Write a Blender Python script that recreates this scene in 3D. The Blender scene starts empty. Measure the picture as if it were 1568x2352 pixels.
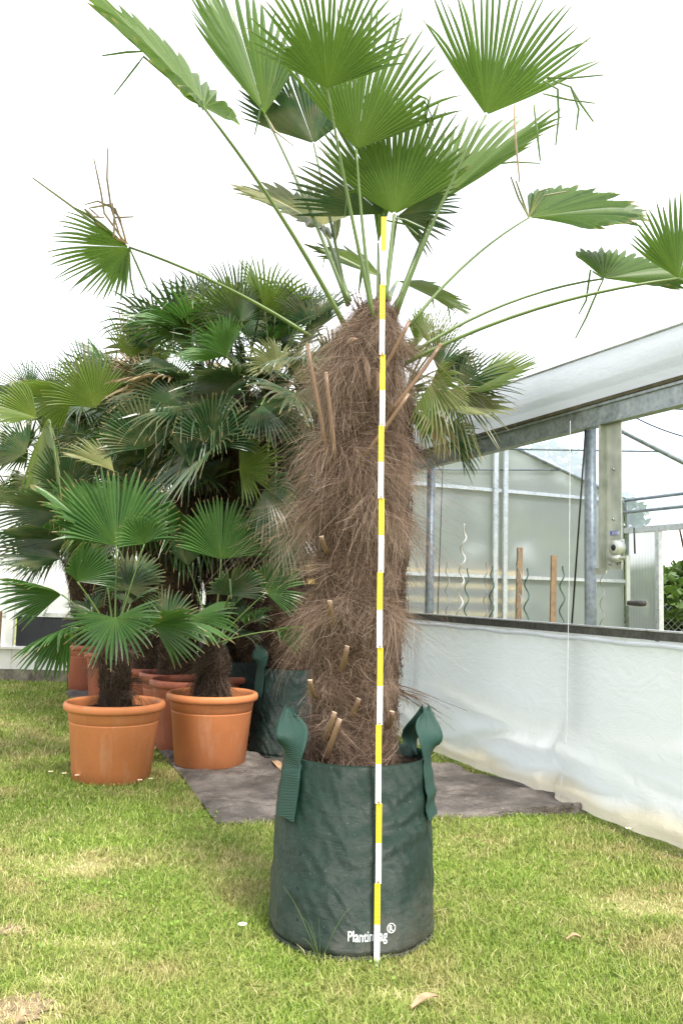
import bpy, bmesh, math, random
import numpy as np
from mathutils import Vector, Matrix, noise
R = math.radians
rng = random.Random(11)
nrng = np.random.default_rng(5)
scene = bpy.context.scene
COL = scene.collection

# ------------------------------------------------------------------ camera
CAM_H, PITCH, ROLL, FPX = 0.953, R(5.36), R(1.5), 1907.0
cam = bpy.data.objects.new('camera', bpy.data.cameras.new('camera'))
COL.objects.link(cam)
CAMROT = Matrix.Rotation(R(90) + PITCH, 3, 'X') @ Matrix.Rotation(ROLL, 3, 'Z')
cam.matrix_world = Matrix.Translation((0, 0, CAM_H)) @ CAMROT.to_4x4()
cam.data.sensor_fit = 'VERTICAL'
cam.data.sensor_height = 36.0
cam.data.lens = FPX / 2352.0 * 36.0
cam.data.clip_end = 2000
cam.data.clip_start = 0.05
scene.camera = cam

# ------------------------------------------------------------------ light
SUN_EL, SUN_AZ = R(56), R(150)      # azimuth clockwise from +Y: behind the camera, to its right
world = bpy.data.worlds.new("World")
scene.world = world
world.use_nodes = True
wn, wl = world.node_tree.nodes, world.node_tree.links
wn.clear()
w_out = wn.new('ShaderNodeOutputWorld')
w_bg = wn.new('ShaderNodeBackground')
w_sky = wn.new('ShaderNodeTexSky')
w_sky.sky_type = 'NISHITA'
w_sky.sun_disc = False
w_sky.sun_elevation = SUN_EL
w_sky.sun_rotation = SUN_AZ
w_sky.air_density = 1.5
w_sky.dust_density = 4.0
w_mix = wn.new('ShaderNodeMixRGB')
w_mix.inputs[0].default_value = 0.80       # thin bright cloud over the sky
w_mix.inputs[2].default_value = (8.2, 8.3, 8.5, 1)
wl.new(w_sky.outputs[0], w_mix.inputs[1])
wl.new(w_mix.outputs[0], w_bg.inputs[0])
w_bg.inputs[1].default_value = 0.1
wl.new(w_bg.outputs[0], w_out.inputs[0])
sun_d = bpy.data.lights.new('sun', 'SUN')
sun_d.energy = 2.4
sun_d.angle = R(13)
sun_d.color = (1.0, 0.95, 0.87)
sun = bpy.data.objects.new('sun', sun_d)
COL.objects.link(sun)
sdir = Vector((math.sin(SUN_AZ) * math.cos(SUN_EL), math.cos(SUN_AZ) * math.cos(SUN_EL), math.sin(SUN_EL)))
sun.rotation_euler = sdir.to_track_quat('Z', 'Y').to_euler()
vs = scene.view_settings
vs.view_transform = 'Standard'
vs.look = 'None'
vs.exposure = 1.56
vs.gamma = 1.0
scene.render.film_transparent = False
try:
    scene.cycles.max_bounces = 8
    scene.cycles.transparent_max_bounces = 24
    scene.cycles.use_denoising = True
except Exception:
    pass

# ------------------------------------------------------------------ pixel helpers (1568 x 2352 grid)
CO = Vector((0, 0, CAM_H))
def ray(px, py):
    return (CAMROT @ Vector(((px - 784.0) / FPX, (1176.0 - py) / FPX, -1.0)))
def P(px, py, Y):
    d = ray(px, py)
    return CO + d * (Y / d.y)
def G(px, py, z=0.0):
    d = ray(px, py)
    return CO + d * ((z - CAM_H) / d.z)

def foot(px, py, r, z=0.0):
    g = G(px, py)
    k = (g.y + r) / g.y
    return Vector((g.x * k, g.y + r, z))
# ------------------------------------------------------------------ object helpers
def tag(o, label=None, cat=None, group=None, kind=None):
    if label: o['label'] = label
    if cat: o['category'] = cat
    if group: o['group'] = group
    if kind: o['kind'] = kind
    return o
def empty(name, loc, label=None, cat=None, group=None):
    o = bpy.data.objects.new(name, None)
    o.empty_display_size = 0.05
    COL.objects.link(o)
    o.location = loc
    return tag(o, label, cat, group)
def link(name, me, mat, parent=None, smooth=False):
    o = bpy.data.objects.new(name, me)
    COL.objects.link(o)
    mats = mat if isinstance(mat, (list, tuple)) else [mat]
    for m in mats:
        me.materials.append(m)
    if smooth:
        me.polygons.foreach_set('use_smooth', [True] * len(me.polygons))
    if parent is not None:
        o.parent = parent
        # geometry is authored in world space: undo the parent's placement
        o.matrix_parent_inverse = parent_world(parent).inverted()
    return o
def parent_world(p):
    m = p.matrix_basis.copy()
    q = p
    while q.parent is not None:
        m = q.parent.matrix_basis @ q.matrix_parent_inverse @ m if False else (parent_world(q.parent) @ q.matrix_parent_inverse @ m)
        break
    return m

class MB:
    """collects shapes for ONE mesh object"""
    def __init__(self):
        self.v, self.f, self.m = [], [], []
        self.a = {}
    def add(self, vs, fs, mi=0, **attrs):
        o = len(self.v)
        self.v.extend([tuple(p) for p in vs])
        self.f.extend([tuple(i + o for i in f) for f in fs])
        self.m.extend([mi] * len(fs))
        for k, vals in attrs.items():
            self.a.setdefault(k, {})[o] = vals
        return o
    def box(self, c, s, rot=None, mi=0):
        hx, hy, hz = s[0] / 2, s[1] / 2, s[2] / 2
        pts = [Vector((x, y, z)) for x in (-hx, hx) for y in (-hy, hy) for z in (-hz, hz)]
        if rot is not None:
            pts = [rot @ p for p in pts]
        c = Vector(c)
        self.add([c + p for p in pts], [(0, 1, 3, 2), (4, 6, 7, 5), (0, 4, 5, 1), (2, 3, 7, 6), (0, 2, 6, 4), (1, 5, 7, 3)], mi)
    def hexa(self, p8, mi=0):
        self.add(p8, [(0, 1, 3, 2), (4, 6, 7, 5), (0, 4, 5, 1), (2, 3, 7, 6), (0, 2, 6, 4), (1, 5, 7, 3)], mi)
    def tube(self, pts, rad, n=10, cap=True, flat=1.0, mi=0, up=None):
        pts = [Vector(p) for p in pts]
        rads = rad if isinstance(rad, (list, tuple)) else [rad] * len(pts)
        rings = []
        ref = Vector(up) if up is not None else None
        for i, p in enumerate(pts):
            t = (pts[min(i + 1, len(pts) - 1)] - pts[max(i - 1, 0)]).normalized()
            if ref is None:
                ref = Vector((0, 0, 1)) if abs(t.z) < 0.9 else Vector((1, 0, 0))
            x = ref.cross(t)
            if x.length < 1e-5:
                x = Vector((1, 0, 0)).cross(t)
            x.normalize()
            y = t.cross(x).normalized()
            ref = y
            rings.append([p + x * (math.cos(2 * math.pi * k / n) * rads[i]) + y * (math.sin(2 * math.pi * k / n) * rads[i] * flat) for k in range(n)])
        vs = [q for r in rings for q in r]
        fs = []
        for i in range(len(pts) - 1):
            for k in range(n):
                a, b = i * n + k, i * n + (k + 1) % n
                fs.append((a, b, b + n, a + n))
        if cap:
            fs.append(tuple(range(n - 1, -1, -1)))
            fs.append(tuple((len(pts) - 1) * n + k for k in range(n)))
        self.add(vs, fs, mi)
    def lathe(self, prof, c, n=48, wob=None, mi=0):
        c = Vector(c)
        vs = []
        for r, z in prof:
            for k in range(n):
                a = 2 * math.pi * k / n
                rr = r if wob is None else r + wob(a, z, r)
                vs.append(c + Vector((rr * math.cos(a), rr * math.sin(a), z)))
        fs = []
        for i in range(len(prof) - 1):
            for k in range(n):
                a, b = i * n + k, i * n + (k + 1) % n
                fs.append((a, b, b + n, a + n))
        self.add(vs, fs, mi)
    def disc(self, pts, mi=0):
        self.add(pts, [tuple(range(len(pts)))], mi)
    def mesh(self, name):
        me = bpy.data.meshes.new(name)
        me.from_pydata(self.v, [], self.f)
        if len(set(self.m)) > 1:
            me.polygons.foreach_set('material_index', self.m)
        for k, d in self.a.items():
            at = me.attributes.new(k, 'FLOAT', 'POINT')
            arr = np.zeros(len(self.v), dtype=np.float32)
            for o, vals in d.items():
                arr[o:o + len(vals)] = vals
            at.data.foreach_set('value', arr)
        me.update()
        return me
    def build(self, name, mat, parent=None, smooth=False):
        return link(name, self.mesh(name), mat, parent, smooth)

def np_mesh(name, verts, quads, attrs=None):
    """fast mesh from numpy: verts (n,3), quads (m,4)"""
    me = bpy.data.meshes.new(name)
    nv, nf = len(verts), len(quads)
    me.vertices.add(nv)
    me.vertices.foreach_set('co', np.asarray(verts, dtype=np.float32).ravel())
    me.loops.add(nf * quads.shape[1])
    me.loops.foreach_set('vertex_index', np.asarray(quads, dtype=np.int32).ravel())
    me.polygons.add(nf)
    me.polygons.foreach_set('loop_start', np.arange(0, nf * quads.shape[1], quads.shape[1], dtype=np.int32))
    me.update(calc_edges=True)
    for k, vals in (attrs or {}).items():
        at = me.attributes.new(k, 'FLOAT', 'POINT')
        at.data.foreach_set('value', np.asarray(vals, dtype=np.float32))
    me.validate()
    return me

# ------------------------------------------------------------------ materials
class NT:
    def __init__(self, name):
        self.m = bpy.data.materials.new(name)
        self.m.use_nodes = True
        self.t = self.m.node_tree
        self.t.nodes.clear()
        self.out = self.n('ShaderNodeOutputMaterial')
    def n(self, typ, **kw):
        nd = self.t.nodes.new(typ)
        for k, v in kw.items():
            setattr(nd, k, v)
        return nd
    def l(self, a, b):
        self.t.links.new(a, b)
    def noise(self, scale, detail=4, rough=0.55, coord='Object', dist=0.0, stretch=None):
        tc = self.n('ShaderNodeTexCoord')
        nz = self.n('ShaderNodeTexNoise')
        nz.inputs['Scale'].default_value = scale
        nz.inputs['Detail'].default_value = detail
        nz.inputs['Roughness'].default_value = rough
        nz.inputs['Distortion'].default_value = dist
        if coord == 'World':
            geo = self.n('ShaderNodeNewGeometry')
            src = geo.outputs['Position']
        else:
            src = tc.outputs[coord]
        if stretch:
            mp = self.n('ShaderNodeMapping')
            mp.inputs['Scale'].default_value = stretch
            self.l(src, mp.inputs[0])
            src = mp.outputs[0]
        self.l(src, nz.inputs['Vector'])
        return nz.outputs['Fac']
    def ramp(self, fac, stops):
        r = self.n('ShaderNodeValToRGB')
        e = r.color_ramp.elements
        while len(e) > 1:
            e.remove(e[-1])
        for i, (p, c) in enumerate(stops):
            c = c if isinstance(c, (tuple, list)) else (c, c, c)
            el = e[0] if i == 0 else e.new(p)
            el.position = p
            el.color = (*c[:3], 1)
        self.l(fac, r.inputs[0])
        return r.outputs[0]
    def mix(self, fac, a, b, mode='MIX'):
        m = self.n('ShaderNodeMixRGB', blend_type=mode)
        for i, x in ((0, fac), (1, a), (2, b)):
            if isinstance(x, (int, float)):
                m.inputs[i].default_value = x
            elif isinstance(x, (tuple, list)):
                m.inputs[i].default_value = (*x[:3], 1)
            else:
                self.l(x, m.inputs[i])
        return m.outputs[0]
    def attr(self, name):
        a = self.n('ShaderNodeAttribute')
        a.attribute_name = name
        return a.outputs['Fac']
    def math(self, op, a, b=0.0):
        m = self.n('ShaderNodeMath', operation=op)
        for i, x in ((0, a), (1, b)):
            if isinstance(x, (int, float)):
                m.inputs[i].default_value = x
            else:
                self.l(x, m.inputs[i])
        return m.outputs[0]
    def bump(self, h, strength=0.3, dist=0.01):
        b = self.n('ShaderNodeBump')
        b.inputs['Strength'].default_value = strength
        b.inputs['Distance'].default_value = dist
        self.l(h, b.inputs['Height'])
        return b.outputs[0]
    def bsdf(self, col, rough=0.5, metal=0.0, spec=0.5, normal=None):
        b = self.n('ShaderNodeBsdfPrincipled')
        for k, x in (('Base Color', col), ('Roughness', rough), ('Metallic', metal), ('Specular IOR Level', spec)):
            if isinstance(x, (int, float)):
                b.inputs[k].default_value = x
            elif isinstance(x, (tuple, list)):
                b.inputs[k].default_value = (*x[:3], 1)
            else:
                self.l(x, b.inputs[k])
        if normal is not None:
            self.l(normal, b.inputs['Normal'])
        return b.outputs[0]
    def shader(self, typ, col, **kw):
        b = self.n(typ)
        if isinstance(col, (tuple, list)):
            b.inputs[0].default_value = (*col[:3], 1)
        else:
            self.l(col, b.inputs[0])
        for k, v in kw.items():
            b.inputs[k].default_value = v
        return b.outputs[0]
    def mixs(self, fac, a, b):
        m = self.n('ShaderNodeMixShader')
        if isinstance(fac, (int, float)):
            m.inputs[0].default_value = fac
        else:
            self.l(fac, m.inputs[0])
        self.l(a, m.inputs[1])
        self.l(b, m.inputs[2])
        return m.outputs[0]
    def done(self, s):
        self.l(s, self.out.inputs['Surface'])
        return self.m
    def objrand(self):
        return self.n('ShaderNodeObjectInfo').outputs['Random']

def simple(name, col, rough=0.5, metal=0.0, spec=0.5, var=0.15, scale=30, bump=0.0):
    t = NT(name)
    nz = t.noise(scale, 5)
    c = t.mix(t.ramp(nz, [(0.3, 0), (0.7, 1)]), tuple(x * (1 - var) for x in col), tuple(min(1, x * (1 + var)) for x in col))
    nm = t.bump(nz, bump, 0.005) if bump else None
    return t.done(t.bsdf(c, rough, metal, spec, nm))

def leaf_mat(name, dark, light, trans, tip=(0.30, 0.22, 0.10), dead=0.0, tf=0.35, rough=0.38):
    t = NT(name)
    r = t.attr('rnd')
    tt = t.attr('t')
    orr = t.objrand()
    c = t.mix(r, dark, light)
    c = t.mix(t.math('MULTIPLY', orr, 0.55), c, tuple(x * y for x, y in zip(light, (1.25, 1.12, 0.9))))
    # pale midribs and darkened valleys: pleat shading put into the colour; brown dry tips
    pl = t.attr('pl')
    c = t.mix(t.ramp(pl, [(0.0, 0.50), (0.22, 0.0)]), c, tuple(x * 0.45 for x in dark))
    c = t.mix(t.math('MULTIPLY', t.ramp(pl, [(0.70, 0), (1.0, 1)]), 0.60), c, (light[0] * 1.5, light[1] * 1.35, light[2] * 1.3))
    c = t.mix(t.ramp(tt, [(0.0, 0.55), (0.35, 0.0)]), c, (light[0] * 1.9, light[1] * 1.5, light[2] * 1.2))
    # yellow mottling
    nz = t.noise(55, 3, 0.6)
    c = t.mix(t.math('MULTIPLY', t.ramp(nz, [(0.58, 0), (0.72, 1)]), 0.25), c, (0.22, 0.24, 0.05))
    tipf = t.ramp(t.math('ADD', tt, t.math('MULTIPLY', r, 0.05)), [(0.955, 0), (1.0, 1)])
    c = t.mix(tipf, c, tip)
    if dead:
        dn = t.ramp(t.noise(9, 2), [(0.45, 0), (0.6, 1)])
        c = t.mix(t.math('MULTIPLY', dn, dead), c, (0.30, 0.23, 0.13))
    b = t.bsdf(c, rough, 0, 0.5)
    tr = t.shader('ShaderNodeBsdfTranslucent', t.mix(0.5, c, trans))
    return t.done(t.mixs(tf, b, tr))

M = {}
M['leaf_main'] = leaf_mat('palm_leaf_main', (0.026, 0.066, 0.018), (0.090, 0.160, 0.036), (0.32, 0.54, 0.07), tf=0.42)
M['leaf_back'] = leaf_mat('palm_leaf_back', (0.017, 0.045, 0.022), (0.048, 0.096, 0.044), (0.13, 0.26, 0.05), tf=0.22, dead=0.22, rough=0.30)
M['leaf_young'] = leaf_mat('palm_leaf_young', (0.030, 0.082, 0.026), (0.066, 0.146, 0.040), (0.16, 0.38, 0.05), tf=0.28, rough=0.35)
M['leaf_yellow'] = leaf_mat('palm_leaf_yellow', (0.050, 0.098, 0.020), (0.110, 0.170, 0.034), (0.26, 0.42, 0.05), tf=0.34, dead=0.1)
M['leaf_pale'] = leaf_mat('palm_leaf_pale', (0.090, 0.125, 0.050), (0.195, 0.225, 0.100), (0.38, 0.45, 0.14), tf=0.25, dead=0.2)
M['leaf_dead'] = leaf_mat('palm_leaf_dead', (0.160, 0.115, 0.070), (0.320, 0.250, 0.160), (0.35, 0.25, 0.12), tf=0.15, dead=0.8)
def petiole_mat(name, a, b):
    t = NT(name)
    nz = t.noise(12, 3, stretch=(1, 1, 0.2))
    c = t.mix(nz, a, b)
    return t.done(t.bsdf(c, 0.4, 0, 0.4))
M['petiole'] = petiole_mat('petiole_green', (0.060, 0.110, 0.025), (0.150, 0.200, 0.065))
M['petiole_dark'] = petiole_mat('petiole_dark', (0.030, 0.060, 0.018), (0.075, 0.110, 0.035))
M['stub'] = petiole_mat('petiole_stub', (0.105, 0.058, 0.034), (0.215, 0.135, 0.082))
M['stub_cut'] = simple('petiole_cut', (0.36, 0.29, 0.20), 0.8)
def fibre_mat(name, a, b, c2):
    t = NT(name)
    r = t.attr('rnd')
    c = t.ramp(r, [(0.0, a), (0.6, b), (1.0, c2)])
    nz = t.noise(7, 3)
    c = t.mix(t.math('MULTIPLY', t.ramp(nz, [(0.35, 0), (0.7, 1)]), 0.35), c, tuple(x * 0.62 for x in b))
    b1 = t.bsdf(c, 0.75, 0, 0.25)
    tr = t.shader('ShaderNodeBsdfTranslucent', c)
    return t.done(t.mixs(0.25, b1, tr))
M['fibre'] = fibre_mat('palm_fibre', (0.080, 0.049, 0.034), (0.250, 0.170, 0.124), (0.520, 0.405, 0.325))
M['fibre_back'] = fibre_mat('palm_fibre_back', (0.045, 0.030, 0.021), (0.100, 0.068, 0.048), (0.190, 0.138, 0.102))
M['core'] = simple('trunk_core', (0.060, 0.038, 0.026), 0.9, 0, 0.1, 0.5, 40, 0.6)

def terracotta(name, col, dust):
    t = NT(name)
    n1 = t.noise(5, 5)
    n2 = t.noise(60, 3)
    c = t.mix(t.ramp(n1, [(0.35, 0), (0.75, 1)]), tuple(x * 0.88 for x in col), tuple(min(1, x * 1.10) for x in col))
    c = t.mix(t.math('MULTIPLY', t.ramp(n2, [(0.55, 0), (0.75, 1)]), 0.10), c, dust)
    # scuffs
    n3 = t.noise(14, 6, 0.7, stretch=(1, 1, 0.25))
    c = t.mix(t.math('MULTIPLY', t.ramp(n3, [(0.54, 0), (0.70, 1)]), 0.34), c, dust)
    # splashed dirt near the foot
    n4 = t.noise(9, 6, 0.7)
    tc = t.n('ShaderNodeTexCoord')
    sp = t.n('ShaderNodeSeparateXYZ')
    t.l(tc.outputs['Object'], sp.inputs[0])
    zz = t.math('ADD', t.math('MULTIPLY', sp.outputs['Z'], 5.0), t.math('MULTIPLY', n4, 0.8))
    c = t.mix(t.math('MULTIPLY', t.ramp(zz, [(0.35, 1), (0.75, 0)]), 0.45), c, tuple(x * 0.55 for x in col))
    rr = t.ramp(n1, [(0.3, 0.48), (0.7, 0.66)])
    return t.done(t.bsdf(c, rr, 0, 0.32, t.bump(n2, 0.05, 0.002)))
M['pot'] = terracotta('terracotta_plastic', (0.53, 0.190, 0.072), (0.60, 0.37, 0.25))
M['pot_shaded'] = terracotta('terracotta_shaded', (0.34, 0.105, 0.062), (0.42, 0.22, 0.16))  # darker red: shade on the back row partly put into the colour
M['soil'] = simple('potting_soil', (0.040, 0.028, 0.020), 0.95, 0, 0.1, 0.6, 60, 0.9)

def bag_mat(name, a, b, scale=420.0):
    t = NT(name)
    tc = t.n('ShaderNodeTexCoord')
    n1 = t.noise(6, 5)
    c = t.mix(t.ramp(n1, [(0.3, 0), (0.75, 1)]), a, b)
    # dried mud low on the side
    n2 = t.noise(9, 6, 0.65)
    sp = t.n('ShaderNodeSeparateXYZ')
    t.l(tc.outputs['Object'], sp.inputs[0])
    zf = t.math('ADD', t.math('MULTIPLY', sp.outputs['Z'], -4.0), t.math('MULTIPLY', n2, 1.6))
    xf = t.math('MULTIPLY', sp.outputs['X'], 1.2)
    mud = t.ramp(t.math('ADD', zf, xf), [(0.35, 0), (1.0, 1)])
    c = t.mix(t.math('MULTIPLY', mud, 0.45), c, (0.12, 0.10, 0.075))
    # dust specks
    n3 = t.noise(150, 2)
    c = t.mix(t.math('MULTIPLY', t.ramp(n3, [(0.69, 0), (0.75, 1)]), 0.5), c, (0.20, 0.25, 0.24))
    n6 = t.noise(5, 5, 0.7, stretch=(1, 1, 2))
    c = t.mix(t.math('MULTIPLY', t.ramp(n6, [(0.45, 0), (0.75, 1)]), 0.22), c, (0.030, 0.065, 0.055))
    w1 = t.n('ShaderNodeTexWave', wave_type='BANDS', bands_direction='Z')
    w1.inputs['Scale'].default_value = 160
    w1.inputs['Distortion'].default_value = 1.2
    t.l(tc.outputs['Object'], w1.inputs[0])
    n4 = t.noise(16, 5, 0.6, stretch=(0.7, 0.7, 2.2), dist=0.6)
    h = t.math('ADD', t.math('MULTIPLY', w1.outputs['Fac'], 0.10), n4)
    rr = t.ramp(n1, [(0.25, 0.36), (0.75, 0.55)])
    return t.done(t.bsdf(c, rr, 0, 0.5, t.bump(h, 0.6, 0.02)))
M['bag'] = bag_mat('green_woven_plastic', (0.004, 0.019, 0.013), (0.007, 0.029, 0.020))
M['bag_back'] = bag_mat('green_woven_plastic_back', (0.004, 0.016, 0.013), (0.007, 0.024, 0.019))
def strap_mat():
    t = NT('green_strap_webbing')
    tc = t.n('ShaderNodeTexCoord')
    w1 = t.n('ShaderNodeTexWave', wave_type='BANDS', bands_direction='DIAGONAL')
    w1.inputs['Scale'].default_value = 130
    w1.inputs['Distortion'].default_value = 3
    t.l(tc.outputs['Object'], w1.inputs[0])
    c = t.mix(w1.outputs['Fac'], (0.005, 0.024, 0.018), (0.017, 0.055, 0.043))
    n1 = t.noise(200, 3)
    c = t.mix(t.math('MULTIPLY', n1, 0.4), c, (0.014, 0.062, 0.048))
    return t.done(t.bsdf(c, 0.6, 0, 0.35, t.bump(w1.outputs['Fac'], 0.4, 0.003)))
M['strap'] = strap_mat()
M['print'] = simple('white_print', (0.66, 0.70, 0.70), 0.6, 0, 0.3, 0.12, 120)
M['rule_white'] = simple('rule_white', (0.78, 0.78, 0.78), 0.4, 0, 0.4, 0.05)
M['rule_yellow'] = simple('rule_yellow', (0.80, 0.62, 0.012), 0.4, 0, 0.4, 0.05)
M['rule_ink'] = simple('rule_ink', (0.25, 0.25, 0.25), 0.6)
M['rule_red'] = simple('rule_red', (0.62, 0.05, 0.04), 0.5)
M['brass'] = simple('hinge_brass', (0.35, 0.24, 0.10), 0.4, 0.8)

def galv(name, a, b, metal=0.55, rough=0.42, scale=18):
    t = NT(name)
    v = t.n('ShaderNodeTexVoronoi')
    v.inputs['Scale'].default_value = scale * 2.5
    tc = t.n('ShaderNodeTexCoord')
    t.l(tc.outputs['Object'], v.inputs['Vector'])
    n1 = t.noise(scale, 5, 0.6)
    f = t.math('ADD', t.math('MULTIPLY', n1, 0.8), t.math('MULTIPLY', v.outputs['Distance'], 0.28))
    c = t.mix(t.ramp(f, [(0.35, 0), (0.75, 1)]), a, b)
    n2 = t.noise(4, 5, 0.7, stretch=(1, 1, 0.3))
    c = t.mix(t.math('MULTIPLY', t.ramp(n2, [(0.55, 0), (0.7, 1)]), 0.25), c, tuple(x * 0.7 for x in a))
    return t.done(t.bsdf(c, t.ramp(n1, [(0.3, rough - 0.1), (0.7, rough + 0.12)]), metal, 0.5))
M['galv'] = galv('galvanised_steel', (0.20, 0.225, 0.235), (0.40, 0.43, 0.45))
M['galv_dark'] = galv('galvanised_post', (0.13, 0.15, 0.165), (0.27, 0.30, 0.32), 0.5, 0.45)
M['rail'] = galv('weathered_rail', (0.055, 0.055, 0.050), (0.125, 0.125, 0.115), 0.4, 0.5)
M['alu'] = galv('aluminium', (0.45, 0.46, 0.47), (0.66, 0.67, 0.68), 0.6, 0.35)
M['zinc_plate'] = galv('zinc_plate', (0.40, 0.42, 0.37), (0.58, 0.59, 0.54), 0.6, 0.4, 9)
M['dark_seal'] = simple('mossy_seal', (0.085, 0.075, 0.045), 0.85, 0, 0.2, 0.4, 20)
M['black_rubber'] = simple('black_rubber', (0.018, 0.018, 0.018), 0.5)
M['white_cord'] = simple('white_cord', (0.75, 0.76, 0.77), 0.5)

def film(name, col, transl, transp, gloss, dirt=None, tint=(1, 1, 1), wr=0.30):
    t = NT(name)
    n1 = t.noise(3, 5)
    c = t.mix(n1, tuple(x * 0.94 for x in col), col)
    if dirt is not None:
        e = t.attr('edge')
        c = t.mix(t.math('MULTIPLY', e, 0.8), c, dirt)
    nb = t.noise(8, 4, dist=1.0)
    nb2 = t.noise(5, 5, 0.65, dist=2.0, stretch=(1, 1, 2.4))
    nm = t.bump(t.math('ADD', nb, t.math('MULTIPLY', nb2, 1.6)), wr, 0.03)
    d = t.bsdf(c, 0.25, 0, 0.5 * gloss, nm)
    tr = t.shader('ShaderNodeBsdfTranslucent', c)
    s = t.mixs(transl, d, tr)
    if transp > 0:
        s = t.mixs(transp, s, t.shader('ShaderNodeBsdfTransparent', tint))
    return t.done(s)
M['film_wall'] = film('white_wall_film', (0.86, 0.885, 0.94), 0.48, 0.05, 0.9, (0.80, 0.70, 0.52))
M['film_roof'] = film('clear_roof_film', (0.66, 0.75, 0.87), 0.55, 0.52, 0.8, None, (0.82, 0.89, 0.98), 0.12)
M['fascia'] = film('fascia_film', (0.60, 0.62, 0.655), 0.42, 0.04, 0.6, None, (1, 1, 1), 0.10)
def polycarb(name, col, transp):
    t = NT(name)
    tc = t.n('ShaderNodeTexCoord')
    w = t.n('ShaderNodeTexWave', wave_type='BANDS', bands_direction='X')
    w.inputs['Scale'].default_value = 22
    w.inputs['Distortion'].default_value = 0.2
    t.l(tc.outputs['Object'], w.inputs[0])
    n1 = t.noise(2.5, 5)
    c = t.mix(n1, tuple(x * 0.8 for x in col), col)
    d = t.bsdf(c, 0.2, 0, 0.6, t.bump(w.outputs['Fac'], 0.12, 0.004))
    tr = t.shader('ShaderNodeBsdfTranslucent', c)
    s = t.mixs(0.35, d, tr)
    f = t.math('ADD', t.math('MULTIPLY', w.outputs['Fac'], 0.16), transp - 0.08)
    rf = t.n('ShaderNodeBsdfRefraction')
    rf.inputs['Color'].default_value = (0.86, 0.90, 0.88, 1)
    rf.inputs['Roughness'].default_value = 0.42
    rf.inputs['IOR'].default_value = 1.10
    return t.done(t.mixs(f, s, rf.outputs[0]))
M['polycarb'] = polycarb('twinwall_polycarbonate', (0.62, 0.65, 0.63), 0.50)
M['polycarb_clear'] = polycarb('clear_polycarbonate', (0.55, 0.57, 0.58), 0.45)
M['wood'] = simple('weathered_stake', (0.34, 0.22, 0.13), 0.8, 0, 0.2, 0.25, 25)
M['board'] = simple('yellow_board', (0.62, 0.42, 0.14), 0.7, 0, 0.2, 0.2, 12)
M['spiral_green'] = simple('green_coated_wire', (0.035, 0.095, 0.065), 0.4)
M['spiral_white'] = simple('bare_pale_wire', (0.62, 0.58, 0.52), 0.4, 0.2)
M['spiral_grey'] = simple('grey_wire', (0.26, 0.25, 0.24), 0.4, 0.4)
M['wood_handle'] = simple('dark_handle', (0.045, 0.038, 0.034), 0.5)
M['blue_print'] = simple('sticker_blue', (0.10, 0.12, 0.42), 0.5)
M['sticker'] = simple('sticker_white', (0.70, 0.70, 0.78), 0.4)
M['white_paint'] = simple('white_paint', (0.74, 0.74, 0.73), 0.5, 0, 0.4, 0.08, 6)
M['concrete'] = simple('mossy_concrete', (0.17, 0.155, 0.125), 0.9, 0, 0.2, 0.45, 14, 0.5)
M['dark_panel'] = simple('dark_panel', (0.022, 0.024, 0.028), 0.6, 0, 0.3)
M['film_left'] = film('milky_sheet', (0.72, 0.74, 0.76), 0.4, 0.12, 0.8)
M['hedge'] = leaf_mat('hedge_leaf', (0.022, 0.052, 0.016), (0.055, 0.115, 0.028), (0.14, 0.28, 0.03), tip=(0.05, 0.10, 0.03), tf=0.25)
M['clover'] = simple('clover_leaf', (0.150, 0.235, 0.035), 0.6, 0, 0.3, 0.3, 40)
M['bare_soil'] = simple('bare_soil', (0.22, 0.165, 0.105), 0.95, 0, 0.1, 0.45, 45, 0.8)
M['black_plastic'] = simple('black_nursery_plastic', (0.016, 0.020, 0.018), 0.5)
M['petal'] = simple('daisy_petal', (0.80, 0.80, 0.80), 0.7)
M['daisy_eye'] = simple('daisy_eye', (0.75, 0.50, 0.03), 0.8)
M['dry_leaf'] = simple('dry_leaf', (0.36, 0.235, 0.14), 0.7, 0, 0.3, 0.3, 30)

def grass_colour(t):
    """shared patchwork of green and scorched turf, in world space"""
    n1 = t.noise(1.3, 5, 0.6, 'World')
    n2 = t.noise(4.5, 4, 0.6, 'World')
    f = t.math('ADD', t.math('MULTIPLY', n1, 0.6), t.math('MULTIPLY', n2, 0.4))
    return t.ramp(f, [(0.43, 0.0), (0.51, 0.30), (0.60, 1.0)])
def ground_mat():
    t = NT('lawn_ground')
    dry = grass_colour(t)
    n3 = t.noise(40, 4, 0.7, 'World')
    g = t.mix(n3, (0.10, 0.145, 0.022), (0.22, 0.29, 0.055))
    d = t.mix(n3, (0.24, 0.18, 0.09), (0.46, 0.37, 0.21))
    c = t.mix(t.math('MULTIPLY', dry, 0.75), g, d)
    return t.done(t.bsdf(c, 0.95, 0, 0.1, t.bump(n3, 0.8, 0.03)))
M['ground'] = ground_mat()
def grass_mat():
    t = NT('grass_blade')
    dry = grass_colour(t)
    r = t.attr('rnd')
    g = t.ramp(r, [(0.0, (0.085, 0.140, 0.020)), (0.50, (0.215, 0.325, 0.048)), (0.80, (0.380, 0.455, 0.105)), (1.0, (0.62, 0.55, 0.31))])
    d = t.ramp(r, [(0.0, (0.190, 0.200, 0.045)), (0.5, (0.400, 0.330, 0.140)), (1.0, (0.660, 0.540, 0.320))])
    c = t.mix(t.math('MULTIPLY', dry, 0.75), g, d)
    b = t.bsdf(c, 0.55, 0, 0.3)
    tr = t.shader('ShaderNodeBsdfTranslucent', c)
    return t.done(t.mixs(0.35, b, tr))
M['grass'] = grass_mat()
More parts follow.
